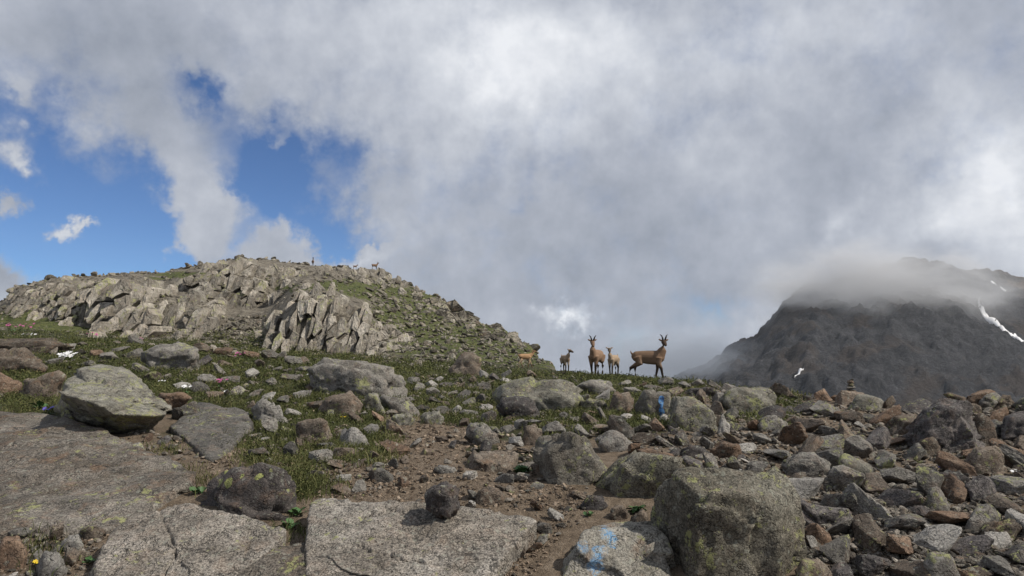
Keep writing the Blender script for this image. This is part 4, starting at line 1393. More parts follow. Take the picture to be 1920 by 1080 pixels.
ZONES = [  # polygon, tries, smallest and largest size in photo pixels, tail, how often each colour
    ('scree', pairs([1440, 750, 1500, 745, 1600, 752, 1690, 765, 1760, 762, 1930, 752, 1930, 1090, 1510, 1090, 1490, 900, 1440, 850]), 3600, 17, 74, 1.3, (4.2, 4.0, 1.3, 0.8, 1.8)),
    ('rubble', pairs([1090, 730, 1240, 716, 1330, 724, 1440, 735, 1470, 850, 1440, 885, 1290, 880, 1140, 840, 1060, 800, 1000, 790, 1000, 850, 1090, 775]), 2000, 15, 48, 1.45, (4.5, 3, 1, 1.5, 1)),
    ('turf', pairs([760, 705, 930, 705, 1090, 712, 1090, 790, 980, 800, 900, 790, 780, 770, 700, 730]), 700, 12, 42, 1.5, (5, 2.5, 0.3, 2, 0.7)),
    ('meadow', pairs([0, 645, 300, 645, 520, 670, 600, 680, 780, 760, 740, 870, 480, 870, 460, 760, 330, 730, 120, 690, 0, 690]), 900, 12, 52, 1.5, (5, 2, 0.4, 2, 0.6)),
    ('corner', pairs([0, 990, 200, 990, 150, 1090, 0, 1090]), 60, 12, 36, 1.6, (3, 3, 1, 2, 0.5)),
    ('bank', pairs([200, 830, 330, 865, 400, 870, 380, 840, 330, 800, 240, 815]), 60, 10, 30, 1.6, (3, 3, 1, 1.4, 0.5)),
    ('bank', pairs([480, 850, 700, 850, 740, 930, 600, 925, 560, 880]), 60, 10, 30, 1.6, (4, 3, 0.5, 2, 0.5)),
    ('bank', pairs([860, 785, 1010, 785, 1010, 900, 940, 905, 880, 840]), 240, 13, 36, 1.5, (4, 3.5, 0.6, 1.5, 1)),
    ('bank', pairs([600, 800, 745, 790, 725, 850, 700, 900, 640, 900, 600, 860]), 200, 11, 34, 1.5, (4, 3, 0.4, 1.6, 0.7)),
    ('path', pairs([700, 800, 860, 790, 1000, 850, 1100, 940, 1060, 985, 1000, 1085, 900, 1085, 1010, 960, 780, 950, 690, 900]), 190, 9, 30, 1.6, (3, 4, 1, 1.5, 0.3)),
]
COLS = ['grey', 'brown', 'rust', 'pale', 'dark']
placed = []      # px, py, size, zone, colour


def scatter():
    r = np.random.default_rng(33)
    cand = []
    for zn, poly, n, s0, s1, tail, wts in ZONES:
        p = np.array(poly)
        got = 0
        while got < n:
            x, y = r.uniform(p[:, 0].min(), p[:, 0].max()), r.uniform(p[:, 1].min(), p[:, 1].max())
            if not inpoly(poly, np.array([x]), np.array([y]))[0]:
                continue
            got += 1
            near = np.clip((y - 720) / 300, 0, 1)
            s = min(s1, s0 * (r.pareto(tail) + 1)) * (0.62 + 0.5 * near)
            w = np.array(wts) / sum(wts)
            cand.append((s, x, y, zn, COLS[r.choice(5, p=w)]))
    cand.sort(reverse=True)
    for s, x, y, zn, c in cand:
        if in_hero(x, y - 0.1 * s, 0.08):
            continue
        ok = True
        for q in placed:
            if abs(q[0] - x) < 60 and (q[0] - x) ** 2 + ((q[1] - y) * 1.35) ** 2 < (0.37 * (q[2] + s)) ** 2:
                ok = False
                break
        if ok:
            placed.append((x, y, s, zn, c))


scatter()
placed.sort(key=lambda q: -q[2])
GOATS_AT = [(985, 690, 30), (1060, 697, 20), (1117, 700, 25), (1150, 702, 25), (1220, 708, 45)]
placed = [q for q in placed if not any(abs(q[0] - g[0]) < g[2] and abs(q[1] - g[1]) < 12 for g in GOATS_AT)]
single, rest = placed[:285], placed[285:]

NAMED = [(np.array(o).mean(0), np.ptp(np.array(o), axis=0).max(), n) for o, n in HERO if n.startswith('the ')]
CAIRN = (np.array([1596, 728]), 40, 'the stacked cairn')
NAMED.append(CAIRN)
WORD = {'grey': 'grey', 'brown': 'brownish', 'rust': 'rust-coloured', 'pale': 'pale', 'dark': 'dark'}
WHERE = {'scree': 'in the scree', 'rubble': 'in the rubble', 'turf': 'in the turf', 'meadow': 'in the meadow', 'corner': 'in the lower left corner', 'bank': 'in the dirt', 'path': 'on the path'}
NTH = ['largest', 'second largest', 'third largest', 'fourth largest', 'fifth largest', 'sixth largest', 'seventh largest', 'eighth largest']


def stone_item(q, r, protos):
    x0, y0, s, zn, c = q
    Y = float(H.hit(x0, y0)[0])
    x, y, _ = P(x0, y0, Y)
    sc = 0.58 * s * Y / F
    k = int(r.integers(0, len(protos)))
    rot = rand_rot(0.38, r)
    return k, rot, np.array([x, y, float(gz(x, y)) + 0.30 * sc]), sc


def stones():
    r = np.random.default_rng(44)
    meshes = {}
    keys = {}
    for q in single:
        best = min(NAMED, key=lambda h: math.hypot(h[0][0] - q[0], (h[0][1] - q[1])) - 0.35 * h[1])
        dx, dy = q[0] - best[0][0], q[1] - best[0][1]
        if abs(dx) > 2.2 * abs(dy):
            d = 'right of' if dx > 0 else 'left of'
        elif abs(dy) > 2.2 * abs(dx):
            d = 'above' if dy < 0 else 'below'
        else:
            d = ('above and right of' if dx > 0 else 'above and left of') if dy < 0 else ('below and right of' if dx > 0 else 'below and left of')
        keys.setdefault((best[2], d, q[4]), []).append(q)
    lab = {}
    for (nm, d, c), qs in keys.items():
        for i, q in enumerate(qs):
            lead = (NTH[i] + ' ') if len(qs) > 1 and i < len(NTH) else ''
            if i >= len(NTH):
                lead = 'smaller '
            lab[q] = f'{lead}{WORD[c]} stone {d} {nm}'.strip()
    for q in single:
        k, rot, loc, sc = stone_item(q, r, PROTO)
        key = (k, q[4])
        if key not in meshes:
            V, T = PROTO[k]
            meshes[key] = mesh_np('stone', V, T, False)
            meshes[key].materials.append(M[q[4]])
        o = obj('stone', meshes[key], loc=tuple(loc), label=lab[q], cat='stone', group='loose stones strewn over the slope')
        o.rotation_euler = Matrix(rot.tolist()).to_euler()
        o.scale = (sc, sc, sc)
    items = []
    for q in rest:
        k, rot, loc, sc = stone_item(q, r, LOW)
        items.append((k, rot * sc, loc))
    # the scree runs on beyond the right edge, the meadow stones beyond the left one
    for _ in range(420):
        x0, y0 = (r.uniform(1930, 2500), r.uniform(760, 1150)) if r.random() < 0.75 else (r.uniform(-500, -5), r.uniform(660, 760))
        k, rot, loc, sc = stone_item((x0, y0, r.uniform(14, 55), 'scree', 'grey'), r, LOW)
        items.append((k, rot * sc, loc))
    for _ in range(1500):
        k, rot, loc, sc = stone_item((r.uniform(1930, 2600), r.uniform(758, 1200), r.uniform(8, 30), '', ''), r, LOW)
        items.append((k % 10, rot * sc, loc))
    # small stones between the larger ones
    fills = [(ZONES[0][1], 6500, 5, 19), (ZONES[1][1], 3600, 4, 15), (ZONES[2][1], 1500, 3, 13), (ZONES[3][1], 2400, 3, 14), (pairs([470, 850, 720, 850, 740, 940, 580, 930, 480, 880]), 260, 3, 11), (pairs([960, 820, 1010, 820, 1120, 930, 1080, 990, 1000, 1000, 1000, 900]), 200, 3, 11), (ZONES[4][1], 260, 4, 14), (ZONES[5][1], 200, 3, 12)]
    for poly, n, s0, s1 in fills:
        p = np.array(poly)
        for _ in range(n):
            x0, y0 = r.uniform(p[:, 0].min(), p[:, 0].max()), r.uniform(p[:, 1].min(), p[:, 1].max())
            if not inpoly(poly, np.array([x0]), np.array([y0]))[0] or any(abs(x0 - g[0]) < g[2] and abs(y0 - g[1]) < 8 for g in GOATS_AT):
                continue
            s = min(s1, s0 * (r.pareto(1.5) + 1)) * (0.7 + 0.4 * np.clip((y0 - 720) / 300, 0, 1))
            k, rot, loc, sc = stone_item((x0, y0, s, '', ''), r, LOW)
            items.append((k % 10 if s > 8.5 else 18 + k % 8, rot * sc, loc))
    merge(items, LOW + PEBBLE, 'rubble', M['mixed'], kind='stuff', label='small broken stones filling the gaps of the scree and turf')
    # grit on the path and in the dirt
    items = []
    for poly, n in ((ZONES[9][1], 8000), (pairs([380, 830, 760, 800, 780, 950, 580, 930, 380, 900]), 4200), (pairs([0, 985, 230, 985, 160, 1090, 0, 1090]), 900),
                    (pairs([1290, 820, 1490, 820, 1490, 890, 1290, 880]), 1100), (pairs([330, 700, 1100, 700, 1100, 840, 330, 840]), 1600)):
        p = np.array(poly)
        for _ in range(n):
            x0, y0 = r.uniform(p[:, 0].min(), p[:, 0].max()), r.uniform(p[:, 1].min(), p[:, 1].max())
            if not inpoly(poly, np.array([x0]), np.array([y0]))[0]:
                continue
            k, rot, loc, sc = stone_item((x0, y0, min(9, 1.7 * (r.pareto(1.5) + 1)), '', ''), r, PEBBLE)
            items.append((k, rot * sc, loc))
    merge(items, PEBBLE, 'gravel', M['mixed_grit'], kind='stuff', label='brown grit and pebbles covering the dirt path')


M['mixed_grit'] = rock_mat('grit', (0.10, 0.074, 0.054), (0.20, 0.153, 0.112), (0.33, 0.27, 0.21), s=0.4, lichen=0, warm=0.4, vary=0.6)
stones()

# ------------------------------------------------------------------ grass and ground cover
def tri_mesh_from(Vs, Ts, name, mat, **kw):
    me = mesh_np(name, np.concatenate(Vs), np.concatenate(Ts), False)
    return obj(name, me, mat, **kw)


def sample_veg(n, r, zones, thr):
    out = []
    tot = sum(z[1] for z in zones)
    for poly, w in zones:
        p = np.array(poly)
        k = int(n * w / tot)
        X = r.uniform(p[:, 0].min(), p[:, 0].max(), 12 * k)
        Yp = r.uniform(p[:, 1].min(), p[:, 1].max(), 12 * k)
        keep = inpoly(poly, X, Yp) & (veg_at(X, Yp) * (0.35 + 1.5 * (perlin(np.stack([X / 34, Yp / 13, X * 0], -1)) + 0.6 * perlin(np.stack([X / 11, Yp / 6, X * 0 + 7], -1)) + 0.22)) > r.uniform(thr, 1.0, X.shape) * 0.62)
        X, Yp = X[keep][:k], Yp[keep][:k]
        out += list(zip(X, Yp))
    return np.array(out)


VZ = [(pairs([-200, 625, 520, 650, 780, 680, 1100, 700, 1100, 800, 780, 800, 720, 870, 480, 870, 330, 760, 100, 700, -200, 690]), 8), (pairs([1080, 700, 1340, 718, 1340, 800, 1080, 810]), 1.7),
      (pairs([0, 690, 110, 690, 110, 780, 0, 770]), 0.6), (pairs([480, 860, 640, 860, 660, 935, 480, 930]), 0.6), (pairs([1340, 722, 1500, 738, 1500, 800, 1340, 800]), 0.5),
      (pairs([-300, 622, 420, 622, 620, 660, 900, 685, 900, 700, 500, 672, -300, 655]), 1.6)]


def grass():
    r = np.random.default_rng(55)
    pts = sample_veg(9500, r, VZ, 0.25)
    extra = []
    for cx, cy, rx, ry, n in ((350, 905, 40, 22, 26), (560, 915, 45, 22, 70), (620, 915, 25, 12, 22), (85, 1035, 35, 25, 26), (420, 680, 45, 10, 90), (1450, 768, 30, 22, 60), (1030, 822, 22, 10, 26),
                              (680, 852, 36, 18, 60), (300, 845, 20, 14, 20), (1400, 765, 20, 10, 20), (1840, 860, 25, 12, 16), (560, 1000, 12, 14, 14), (460, 1020, 50, 20, 10), (150, 905, 0, 0, 0)):
        for _ in range(n):
            extra.append((cx + r.normal(0, 0.6) * rx, cy + r.normal(0, 0.6) * ry))
    tus = sample_veg(220, r, VZ[:2], 0.3)
    extra += [(a + r.normal(0, 4), b + r.normal(0, 2)) for a, b in tus for _ in range(3)]
    pts = np.concatenate([pts, np.array(extra)])
    D = H.hit(pts[:, 0], pts[:, 1])
    u, w = ray(pts[:, 0], pts[:, 1])
    Vs, Ts, n = [], [], 0
    x, y = u * D, D
    z = gz(x, y)
    for i in range(len(pts)):
        d = D[i]
        nb = 9
        hgt = r.uniform(0.03, 0.10) * (0.8 + 0.022 * d) * (1.5 if i >= len(pts) - len(extra) else 1)
        sp = 0.05 + 0.006 * d
        bx = x[i] + r.normal(0, sp, nb)
        by = y[i] + r.normal(0, sp, nb)
        wd = max(0.004, 0.9 * d / F) * r.uniform(0.6, 1.2, nb)
        hh = hgt * r.uniform(0.5, 1.2, nb)
        a = r.uniform(0, 2 * math.pi, nb)
        ln = r.uniform(0.1, 0.9, nb) * hh
        z0 = np.full(nb, z[i] - 0.015)
        cxv, syv = np.cos(a), np.sin(a)
        b0 = np.stack([bx - wd * syv, by + wd * cxv * 0.3, z0], 1)
        b1 = np.stack([bx + wd * syv, by - wd * cxv * 0.3, z0], 1)
        m = np.stack([bx + 0.35 * ln * cxv, by + 0.35 * ln * syv, z0 + 0.65 * hh], 1)
        m0, m1 = m - np.stack([0.7 * wd, 0 * wd, 0 * wd], 1), m + np.stack([0.7 * wd, 0 * wd, 0 * wd], 1)
        t = np.stack([bx + ln * cxv, by + ln * syv, z0 + hh], 1)
        Vs.append(np.stack([b0, b1, m1, m0, t], 1).reshape(-1, 3))
        k = n + 5 * np.arange(nb)[:, None]
        Ts.append(np.concatenate([k + [0, 1, 2], k + [0, 2, 3], k + [3, 2, 4]]))
        n += 5 * nb
    tri_mesh_from(Vs, Ts, 'grass', M['grass'], kind='stuff', label='short alpine grass growing between the stones')
    # cushion plants and low leaves
    pts = sample_veg(12000, r, VZ, 0.2)
    D = H.hit(pts[:, 0], pts[:, 1])
    u, w = ray(pts[:, 0], pts[:, 1])
    x, y = u * D, D
    z = gz(x, y)
    N, nb = len(pts), 12
    sp = (0.05 + 0.007 * D)[:, None]
    ox, oy = r.normal(0, 1, (N, nb)) * sp, r.normal(0, 1, (N, nb)) * sp
    oz = np.abs(r.normal(0.02, 0.022, (N, nb))) * (0.8 + 0.05 * D[:, None])
    c = np.stack([x[:, None] + ox, y[:, None] + oy, z[:, None] + oz], -1)
    a = r.normal(size=(N, nb, 3))
    a[..., 2] *= 0.5
    a /= np.linalg.norm(a, axis=-1)[..., None]
    b = np.cross(a, r.normal(size=(N, nb, 3)))
    b /= np.linalg.norm(b, axis=-1)[..., None]
    L = (np.maximum(0.011, 1.7 * D / F)[:, None] * r.uniform(0.6, 1.3, (N, nb)))[..., None]
    Q = np.stack([c - a * L, c + b * L * 0.45, c + a * L, c - b * L * 0.45], 2).reshape(-1, 3)
    me = mesh_np('ground_cover', Q, np.arange(len(Q)).reshape(-1, 4), False)
    obj('ground_cover', me, M['cover'], kind='stuff', label='low cushion plants and moss between the stones')


grass()


# ------------------------------------------------------------------ flowers and leafy plants
def petal_flower(c, rr, r, tilt):
    V, T = [c + np.array([0, 0, 0.1 * rr])], []
    n = 6
    nrm = np.array([r.normal(0, tilt), -0.5 + r.normal(0, tilt), 1.0])
    nrm /= np.linalg.norm(nrm)
    a = np.cross(nrm, [0.3, 1, 0.2])
    a /= np.linalg.norm(a)
    b = np.cross(nrm, a)
    for k in range(n):
        t = 2 * math.pi * k / n
        for dt, q in ((-0.42, 0.7), (0, 1.05), (0.42, 0.7)):
            V.append(c + rr * q * (a * math.cos(t + dt) + b * math.sin(t + dt)) + nrm * rr * 0.25)
        o = 1 + 3 * k
        T += [(0, o, o + 1), (0, o + 1, o + 2)]
    return np.array(V), np.array(T)


def flower_plant(px, py, petal, nfl, spread, size, height, label, group=None, name='flower'):
    """a clump of flowers: stems and single blossoms as parts; spread and size in photo pixels"""
    r = np.random.default_rng(int(px * 7 + py))
    x, y, z = gpt(px, py)
    m = y / F
    root = obj(name, None, loc=(x, y, z), label=label, cat='flower', group=group)
    sV, sT, n = [], [], 0
    for i in range(nfl):
        dx, dy = r.normal(0, 0.5) * spread * m, r.normal(0, 0.5) * spread * m
        h = height * m * r.uniform(0.6, 1.1)
        top = np.array([dx * 1.2, dy * 1.2, h])
        wd = 0.5 * m
        sV.append(np.array([(dx - wd, dy, -0.02), (dx + wd, dy, -0.02), top + (wd * .7, 0, 0), top - (wd * .7, 0, 0)]))
        sT.append(np.array([(0, 1, 2), (0, 2, 3)]) + n)
        n += 4
        V, T = petal_flower(np.zeros(3), size / 2 * m * r.uniform(0.75, 1.2), r, 0.35)
        obj('blossom', mesh_np('blossom', V, T, False), petal, parent=root, loc=tuple(top))
    # a few leaves at the base
    lV, lT, n2 = [], [], 0
    for i in range(10):
        t = r.uniform(0, 6.28)
        L = height * m * r.uniform(0.4, 0.8)
        c, s = math.cos(t), math.sin(t)
        wd = 0.22 * L
        o = np.array([r.normal(0, 0.35) * spread * m, r.normal(0, 0.35) * spread * m, -0.005])
        lV.append(o + np.array([(0, 0, 0), (0.55 * L * c - wd * s, 0.55 * L * s + wd * c, 0.45 * L), (0.55 * L * c + wd * s, 0.55 * L * s - wd * c, 0.45 * L), (L * c, L * s, 0.5 * L)]))
        lT.append(np.array([(0, 2, 1), (1, 2, 3)]) + n2)
        n2 += 4
    obj('stem', mesh_np('stem', np.concatenate(sV), np.concatenate(sT), False), M['stem'], parent=root, kind='stuff')
    obj('foliage', mesh_np('foliage', np.concatenate(lV), np.concatenate(lT), False), M['leaf'], parent=root, kind='stuff')
    return root


W, K_, B_, Y_ = M['white_petal'], M['pink_petal'], M['blue_petal'], M['yellow_petal']
flower_plant(126, 676, W, 16, 17, 11, 13, 'dense clump of white flowers on the turf above the overhanging boulder')
flower_plant(352, 738, W, 7, 12, 6, 14, 'loose white flowers on the turf right of the overhanging boulder')
flower_plant(425, 740, W, 2, 6, 8, 8, 'pair of white blossoms right of the pink flowers on the turf')
flower_plant(303, 720, W, 4, 8, 5, 6, 'few white blossoms behind the top of the overhanging boulder')
flower_plant(58, 634, W, 5, 8, 5, 8, 'white flowers between the pink ones at the far left', )
flower_plant(414, 728, K_, 8, 14, 7, 16, 'pink flower clump on the turf above the big angular block')
flower_plant(35, 622, K_, 14, 22, 5, 14, 'wide patch of pink flowers under the left end of the hill')
flower_plant(172, 636, K_, 6, 9, 4, 12, 'small pink flowers at the foot of the smooth-faced cliff')
flower_plant(262, 645, K_, 7, 9, 5, 12, 'pink flowers below the deep shaded cleft of the cliff')
flower_plant(452, 676, K_, 9, 18, 5, 14, 'faded pink flowers beside the dark grass tuft near the buttress')
flower_plant(90, 778, B_, 5, 7, 8, 14, 'violet-blue flower at the left end of the overhanging boulder')
flower_plant(1767, 884, B_, 4, 6, 7, 8, 'violet-blue flower among the stones of the right scree')
flower_plant(68, 1062, Y_, 2, 3, 8, 8, 'yellow flower head beside the pale blocky stone, upper one')
flower_plant(91, 1086, Y_, 2, 3, 9, 8, 'yellow flower head at the bottom edge, lower left corner')
flower_plant(508, 866, Y_, 3, 6, 5, 6, 'tiny yellow flowers left of the path near the spotted slab')
flower_plant(645, 788, Y_, 3, 6, 5, 6, 'tiny yellow flowers under the brown scraped rock')
flower_plant(688, 866, W, 5, 14, 4, 5, 'small white flowers on the green tuft by the granite stone')
flower_plant(560, 708, W, 4, 14, 4, 5, 'scattered white specks of flowers left of the dark-faced boulder')
flower_plant(1383, 884, W, 3, 6, 5, 5, 'white blossoms among stones above the biggest speckled boulder')
flower_plant(1478, 884, W, 3, 6, 5, 5, 'white blossoms beside the twin-peaked grey boulder')
flower_plant(1905, 890, W, 6, 12, 6, 6, 'white flowers under the long orange slab at the right edge')


def leafy_plant(px, py, n, size, label):
    """a rosette of broad leaves, every leaf a part"""
    r = np.random.default_rng(int(px + 3 * py))
    x, y, z = gpt(px, py)
    m = y / F
    root = obj('leafy_plant', None, loc=(x, y, z), label=label, cat='plant', group='broad-leaved plants in the gaps between boulders')
    L = size * m
    prof = [(0, 0.05), (0.3, 0.25), (0.6, 0.36), (0.85, 0.24), (1.0, 0.02)]
    V = []
    for t, wd in prof:
        for s in (-1, 0, 1):
            V.append((t, s * wd, 0.55 * t - 0.5 * t * t + (0.08 * abs(s))))
    me = mesh_np('leaf', np.array(V) * L, grid_faces(5, 3), True)
    me.materials.append(M['leaf'])
    for i in range(n):
        o = obj('leaf', me, parent=root, loc=(r.normal(0, 0.3) * L, r.normal(0, 0.2) * L, 0.1 * L * r.random()))
        o.rotation_euler = (r.normal(0, 0.3), -r.uniform(0.1, 0.9), 2 * math.pi * (i + r.uniform(-0.3, 0.3)) / n)
        k = r.uniform(0.7, 1.2)
        o.scale = (k, k, k)
    return root


leafy_plant(978, 888, 16, 17, 'dark green leafy plant left of the rounded path boulder')
leafy_plant(1196, 962, 15, 18, 'bright green leafy plant between the dark leaning and the biggest boulder')
leafy_plant(556, 968, 9, 20, 'broad green leaves in the gap right of the spotted slab')
leafy_plant(535, 992, 7, 24, 'broad green leaves over the end of the rounded cracked slab')
leafy_plant(372, 925, 13, 15, 'green plant in the corner between broad slab and spotted slab')
leafy_plant(75, 768, 10, 16, 'green leaves around the violet-blue flower')
leafy_plant(1105, 968, 9, 11, 'pale green sprig at the path edge behind the painted boulder')
leafy_plant(165, 1055, 8, 14, 'small grey-green plant left of the rounded cracked slab')


# ------------------------------------------------------------------ cairn
def cairn():
    px, py = 1596, 750
    x, y, z = gpt(px, py)
    x, y = x * (y - 0.7) / y, y - 0.7
    z = float(gz(x, y))
    m = y / F
    root = obj('stone_cairn', None, loc=(x, y, z - 0.01), label='small stacked stone cairn standing on the ridge skyline', cat='cairn')
    r = np.random.default_rng(3)
    h = 0.0
    for k, (w, t, dx) in enumerate([(26, 15, -2), (21, 8, 0), (19, 6, 2), (20, 6, 1), (12, 5, 0), (11, 5, 1), (7, 4, 1)]):
        V, T = PROTO[(k * 5 + 2) % len(PROTO)]
        X = V / (np.ptp(V, axis=0) / 2) * np.array([w / 2, w * 0.4, t / 2 * 1.12]) * m
        me = mesh_np('stone', X, T, False)
        o = obj('stone', me, M['brown' if k % 3 else 'grey'], parent=root, loc=(dx * m, 0, (h + t / 2) * m))
        o.rotation_euler = (0, r.normal(0, 0.06), r.uniform(0, 0.6))
        h += t * 0.95


cairn()


# ------------------------------------------------------------------ goats
def tube(path, radii, n=12):
    """closed tapered tube; radii: number or (across, up) pair for every point"""
    p = np.array(path, float)
    V, Fq = [], []
    tg = np.gradient(p, axis=0)
    for i in range(len(p)):
        t = tg[i] / np.linalg.norm(tg[i])
        side = np.cross(t, [0, 0, 1]) if abs(t[2]) < 0.95 else np.cross(t, [1, 0, 0])
        side /= np.linalg.norm(side)
        up = np.cross(side, t)
        ra = radii[i] if hasattr(radii[i], '__len__') else (radii[i], radii[i])
        for k in range(n):
            a = 2 * math.pi * k / n
            V.append(p[i] + side * math.cos(a) * ra[0] + up * math.sin(a) * ra[1])
    T = []
    for i in range(len(p) - 1):
        for k in range(n):
            a, b, c, d = i * n + k, i * n + (k + 1) % n, (i + 1) * n + (k + 1) % n, (i + 1) * n + k
            T += [(a, b, c), (a, c, d)]
    e0, e1 = len(V), len(V) + 1
    V += [p[0] - tg[0] / np.linalg.norm(tg[0]) * 0.3 * np.mean(radii[0]), p[-1] + tg[-1] / np.linalg.norm(tg[-1]) * 0.3 * np.mean(radii[-1])]
    for k in range(n):
        T.append((e0, (k + 1) % n, k))
        T.append((e1, (len(p) - 1) * n + k, (len(p) - 1) * n + (k + 1) % n))
    return np.array(V), np.array(T)


def coat(name, body, dark, legz, head, pale_face=None, belly=None):
    m, T, b = principled(name, 0.85, 0.15)
    tc = T.n('ShaderNodeTexCoord').outputs['Object']
    sep = T.n('ShaderNodeSeparateXYZ')
    T.link(tc, sep.inputs[0])
    n = T.noise(tc, 9, 4, 0.6)
    f = T.noise(T.vmath('MULTIPLY', tc, (40, 40, 14)), 1.0, 3, 0.6)
    col = T.mix(T.math('MULTIPLY_ADD', n, 0.6, T.math('MULTIPLY', f, 0.4)), tuple(c * 0.62 for c in body), tuple(c * 1.35 for c in body))
    if belly:
        bf = T.step(T.math('ADD', sep.outputs[2], T.math('MULTIPLY', T.math('SUBTRACT', n, 0.5), 0.1)), 0.52, 0.60, 0.8, 0)
        col = T.mix(bf, col, belly)
    lf = T.step(T.math('ADD', sep.outputs[2], T.math('MULTIPLY', T.math('SUBTRACT', n, 0.5), 0.12)), legz - 0.08, legz + 0.06, 0.92, 0)
    col = T.mix(lf, col, dark)
    d = T.n('ShaderNodeVectorMath', operation='DISTANCE')
    T.link(tc, d.inputs[0])
    d.inputs[1].default_value = head
    hf = T.step(d.outputs['Value'], 0.09, 0.22, 0.75, 0)
    col = T.mix(hf, col, pale_face or dark)
    T.link(col, b.inputs['Base Color'])
    bump(T, b, f, 0.5, 0.01)
    return m


def goat(px, py, scale, heading, label, neck, head_dir, legs, body_col, dark, horn=1.0, tail_up=1.0, kid=False, pale_face=None, belly=None, legz=0.40, name='goat', cat='goat', at=None, vox=0.014, lying=False):
    """heading: degrees in plan, 0 = towards +X (right), -90 = towards the camera; head_dir: the way the muzzle points, in plan degrees relative to the body, and pitch;
    legs: forward shift of the four feet (front left, front right, hind left, hind right)"""
    parts = []
    L = 0.86 if kid else 1.0
    bz = 0.70 if kid else 0.66
    thick = 0.82 if kid else 1.0
    drop = 0.0
    sp = [(-0.565, -0.01), (-0.53, 0.0), (-0.45, 0.01), (-0.30, 0.005), (-0.08, -0.01), (0.14, -0.02), (0.28, 0.0), (0.38, 0.035), (0.44, 0.06)]
    ra = [(0.035, 0.05), (0.09, 0.115), (0.135, 0.17), (0.148, 0.19), (0.165, 0.215), (0.168, 0.225), (0.145, 0.21), (0.11, 0.16), (0.05, 0.08)]
    parts.append(tube([(a * L, 0, bz + b) for a, b in sp], [(p * thick, q * thick) for p, q in ra], 16))
    n0 = np.array([0.29 * L, 0, bz + 0.02])
    hp = np.array(neck)
    mid = n0 * 0.45 + hp * 0.55 + np.array([0.03, 0, -0.02])
    parts.append(tube([n0, mid, hp], [(0.13 * thick, 0.18 * thick), (0.092 * thick, 0.128 * thick), (0.07, 0.085)], 12))
    ya, pi_ = rad(head_dir[0]), rad(head_dir[1])
    hd = np.array([math.cos(ya) * math.cos(pi_), math.sin(ya) * math.cos(pi_), math.sin(pi_)])
    hs = 0.95 if kid else 1.0
    poll = hp + np.array([0, 0, 0.03])
    head = [poll - hd * 0.05 * hs, poll + hd * 0.03 * hs, poll + hd * 0.11 * hs + [0, 0, -0.01], poll + hd * 0.20 * hs + [0, 0, -0.02], poll + hd * 0.25 * hs + [0, 0, -0.022]]
    parts.append(tube(head, [0.058 * hs, 0.082 * hs, 0.070 * hs, 0.052 * hs, 0.036 * hs], 12))
    sd = np.array([-math.sin(ya), math.cos(ya), 0])
    up = np.cross(hd, sd)
    up = up if up[2] > 0 else -up
    for s in (-1, 1):
        e0 = poll + sd * s * 0.045 + up * 0.03 - hd * 0.02
        e1 = e0 + sd * s * 0.065 + up * 0.015 - hd * 0.02
        e2 = e0 + sd * s * 0.115 + up * 0.045 - hd * 0.03
        parts.append(tube([e0, e1, e2], [0.024, 0.036, 0.012], 8))
    for i, (fx, sgn) in enumerate(((legs[0], 1), (legs[1], -1))):
        parts.append(tube([(0.28 * L, sgn * 0.085 * thick, bz - 0.02), (0.26 * L + fx * 0.15, sgn * 0.095 * thick, bz - 0.20), (0.285 * L + fx * 0.55, sgn * 0.085 * thick, 0.29), (0.275 * L + fx * 0.92, sgn * 0.08 * thick, 0.08), (0.295 * L + fx, sgn * 0.08 * thick, 0.0)],
                          [0.115 * thick, 0.078 * thick, 0.048 * thick, 0.035, 0.042], 10))
    for i, (fx, sgn) in enumerate(((legs[2], 1), (legs[3], -1))):
        parts.append(tube([(-0.38 * L, sgn * 0.075 * thick, bz), (-0.31 * L + fx * 0.2, sgn * 0.095 * thick, bz - 0.21), (-0.47 * L + fx * 0.6, sgn * 0.085 * thick, 0.30), (-0.45 * L + fx * 0.92, sgn * 0.08 * thick, 0.08), (-0.43 * L + fx, sgn * 0.08 * thick, 0.0)],
                          [0.150 * thick, 0.105 * thick, 0.052 * thick, 0.036, 0.042], 10))
    t0 = np.array([-0.53 * L, 0, bz + 0.08])
    parts.append(tube([t0, t0 + [-0.05, 0, 0.05 * tail_up], t0 + [-0.07, 0, 0.13 * tail_up]], [0.035, 0.03, 0.012], 8))
    Vs, Ts, n = [], [], 0
    for V, T in parts:
        Vs.append(V)
        Ts.append(T + n)
        n += len(V)
    me = mesh_np(name, np.concatenate(Vs), np.concatenate(Ts), True)
    mat = coat(name + '_coat', body_col, dark, legz, tuple(poll + hd * 0.14), pale_face, belly)
    if at is None:
        x, y, z = gpt(px, py)
    else:
        x, y, z = at
    o = obj(name, me, mat, loc=(x, y, z - 0.01), label=label, cat=cat)
    o.rotation_euler = (0, 0, rad(heading))
    o.scale = (scale,) * 3
    rm = o.modifiers.new('skin', 'REMESH')
    rm.mode = 'VOXEL'
    rm.voxel_size = vox
    rm.use_smooth_shade = True
    sm = o.modifiers.new('smooth', 'SMOOTH')
    sm.iterations = 8
    sm.factor = 0.5
    if horn > 0:
        for s in (-1, 1):
            h0 = poll + sd * s * 0.028 + up * 0.045 + hd * 0.01
            path = [h0, h0 + up * 0.08 * horn + sd * s * 0.02 * horn, h0 + up * 0.145 * horn + sd * s * 0.045 * horn - hd * 0.03 * horn, h0 + up * 0.18 * horn + sd * s * 0.095 * horn - hd * 0.08 * horn]
            V, T = tube(path, [0.031, 0.027, 0.020, 0.007], 8)
            obj('horn', mesh_np('horn', V, T, True), M['horn'], parent=o)
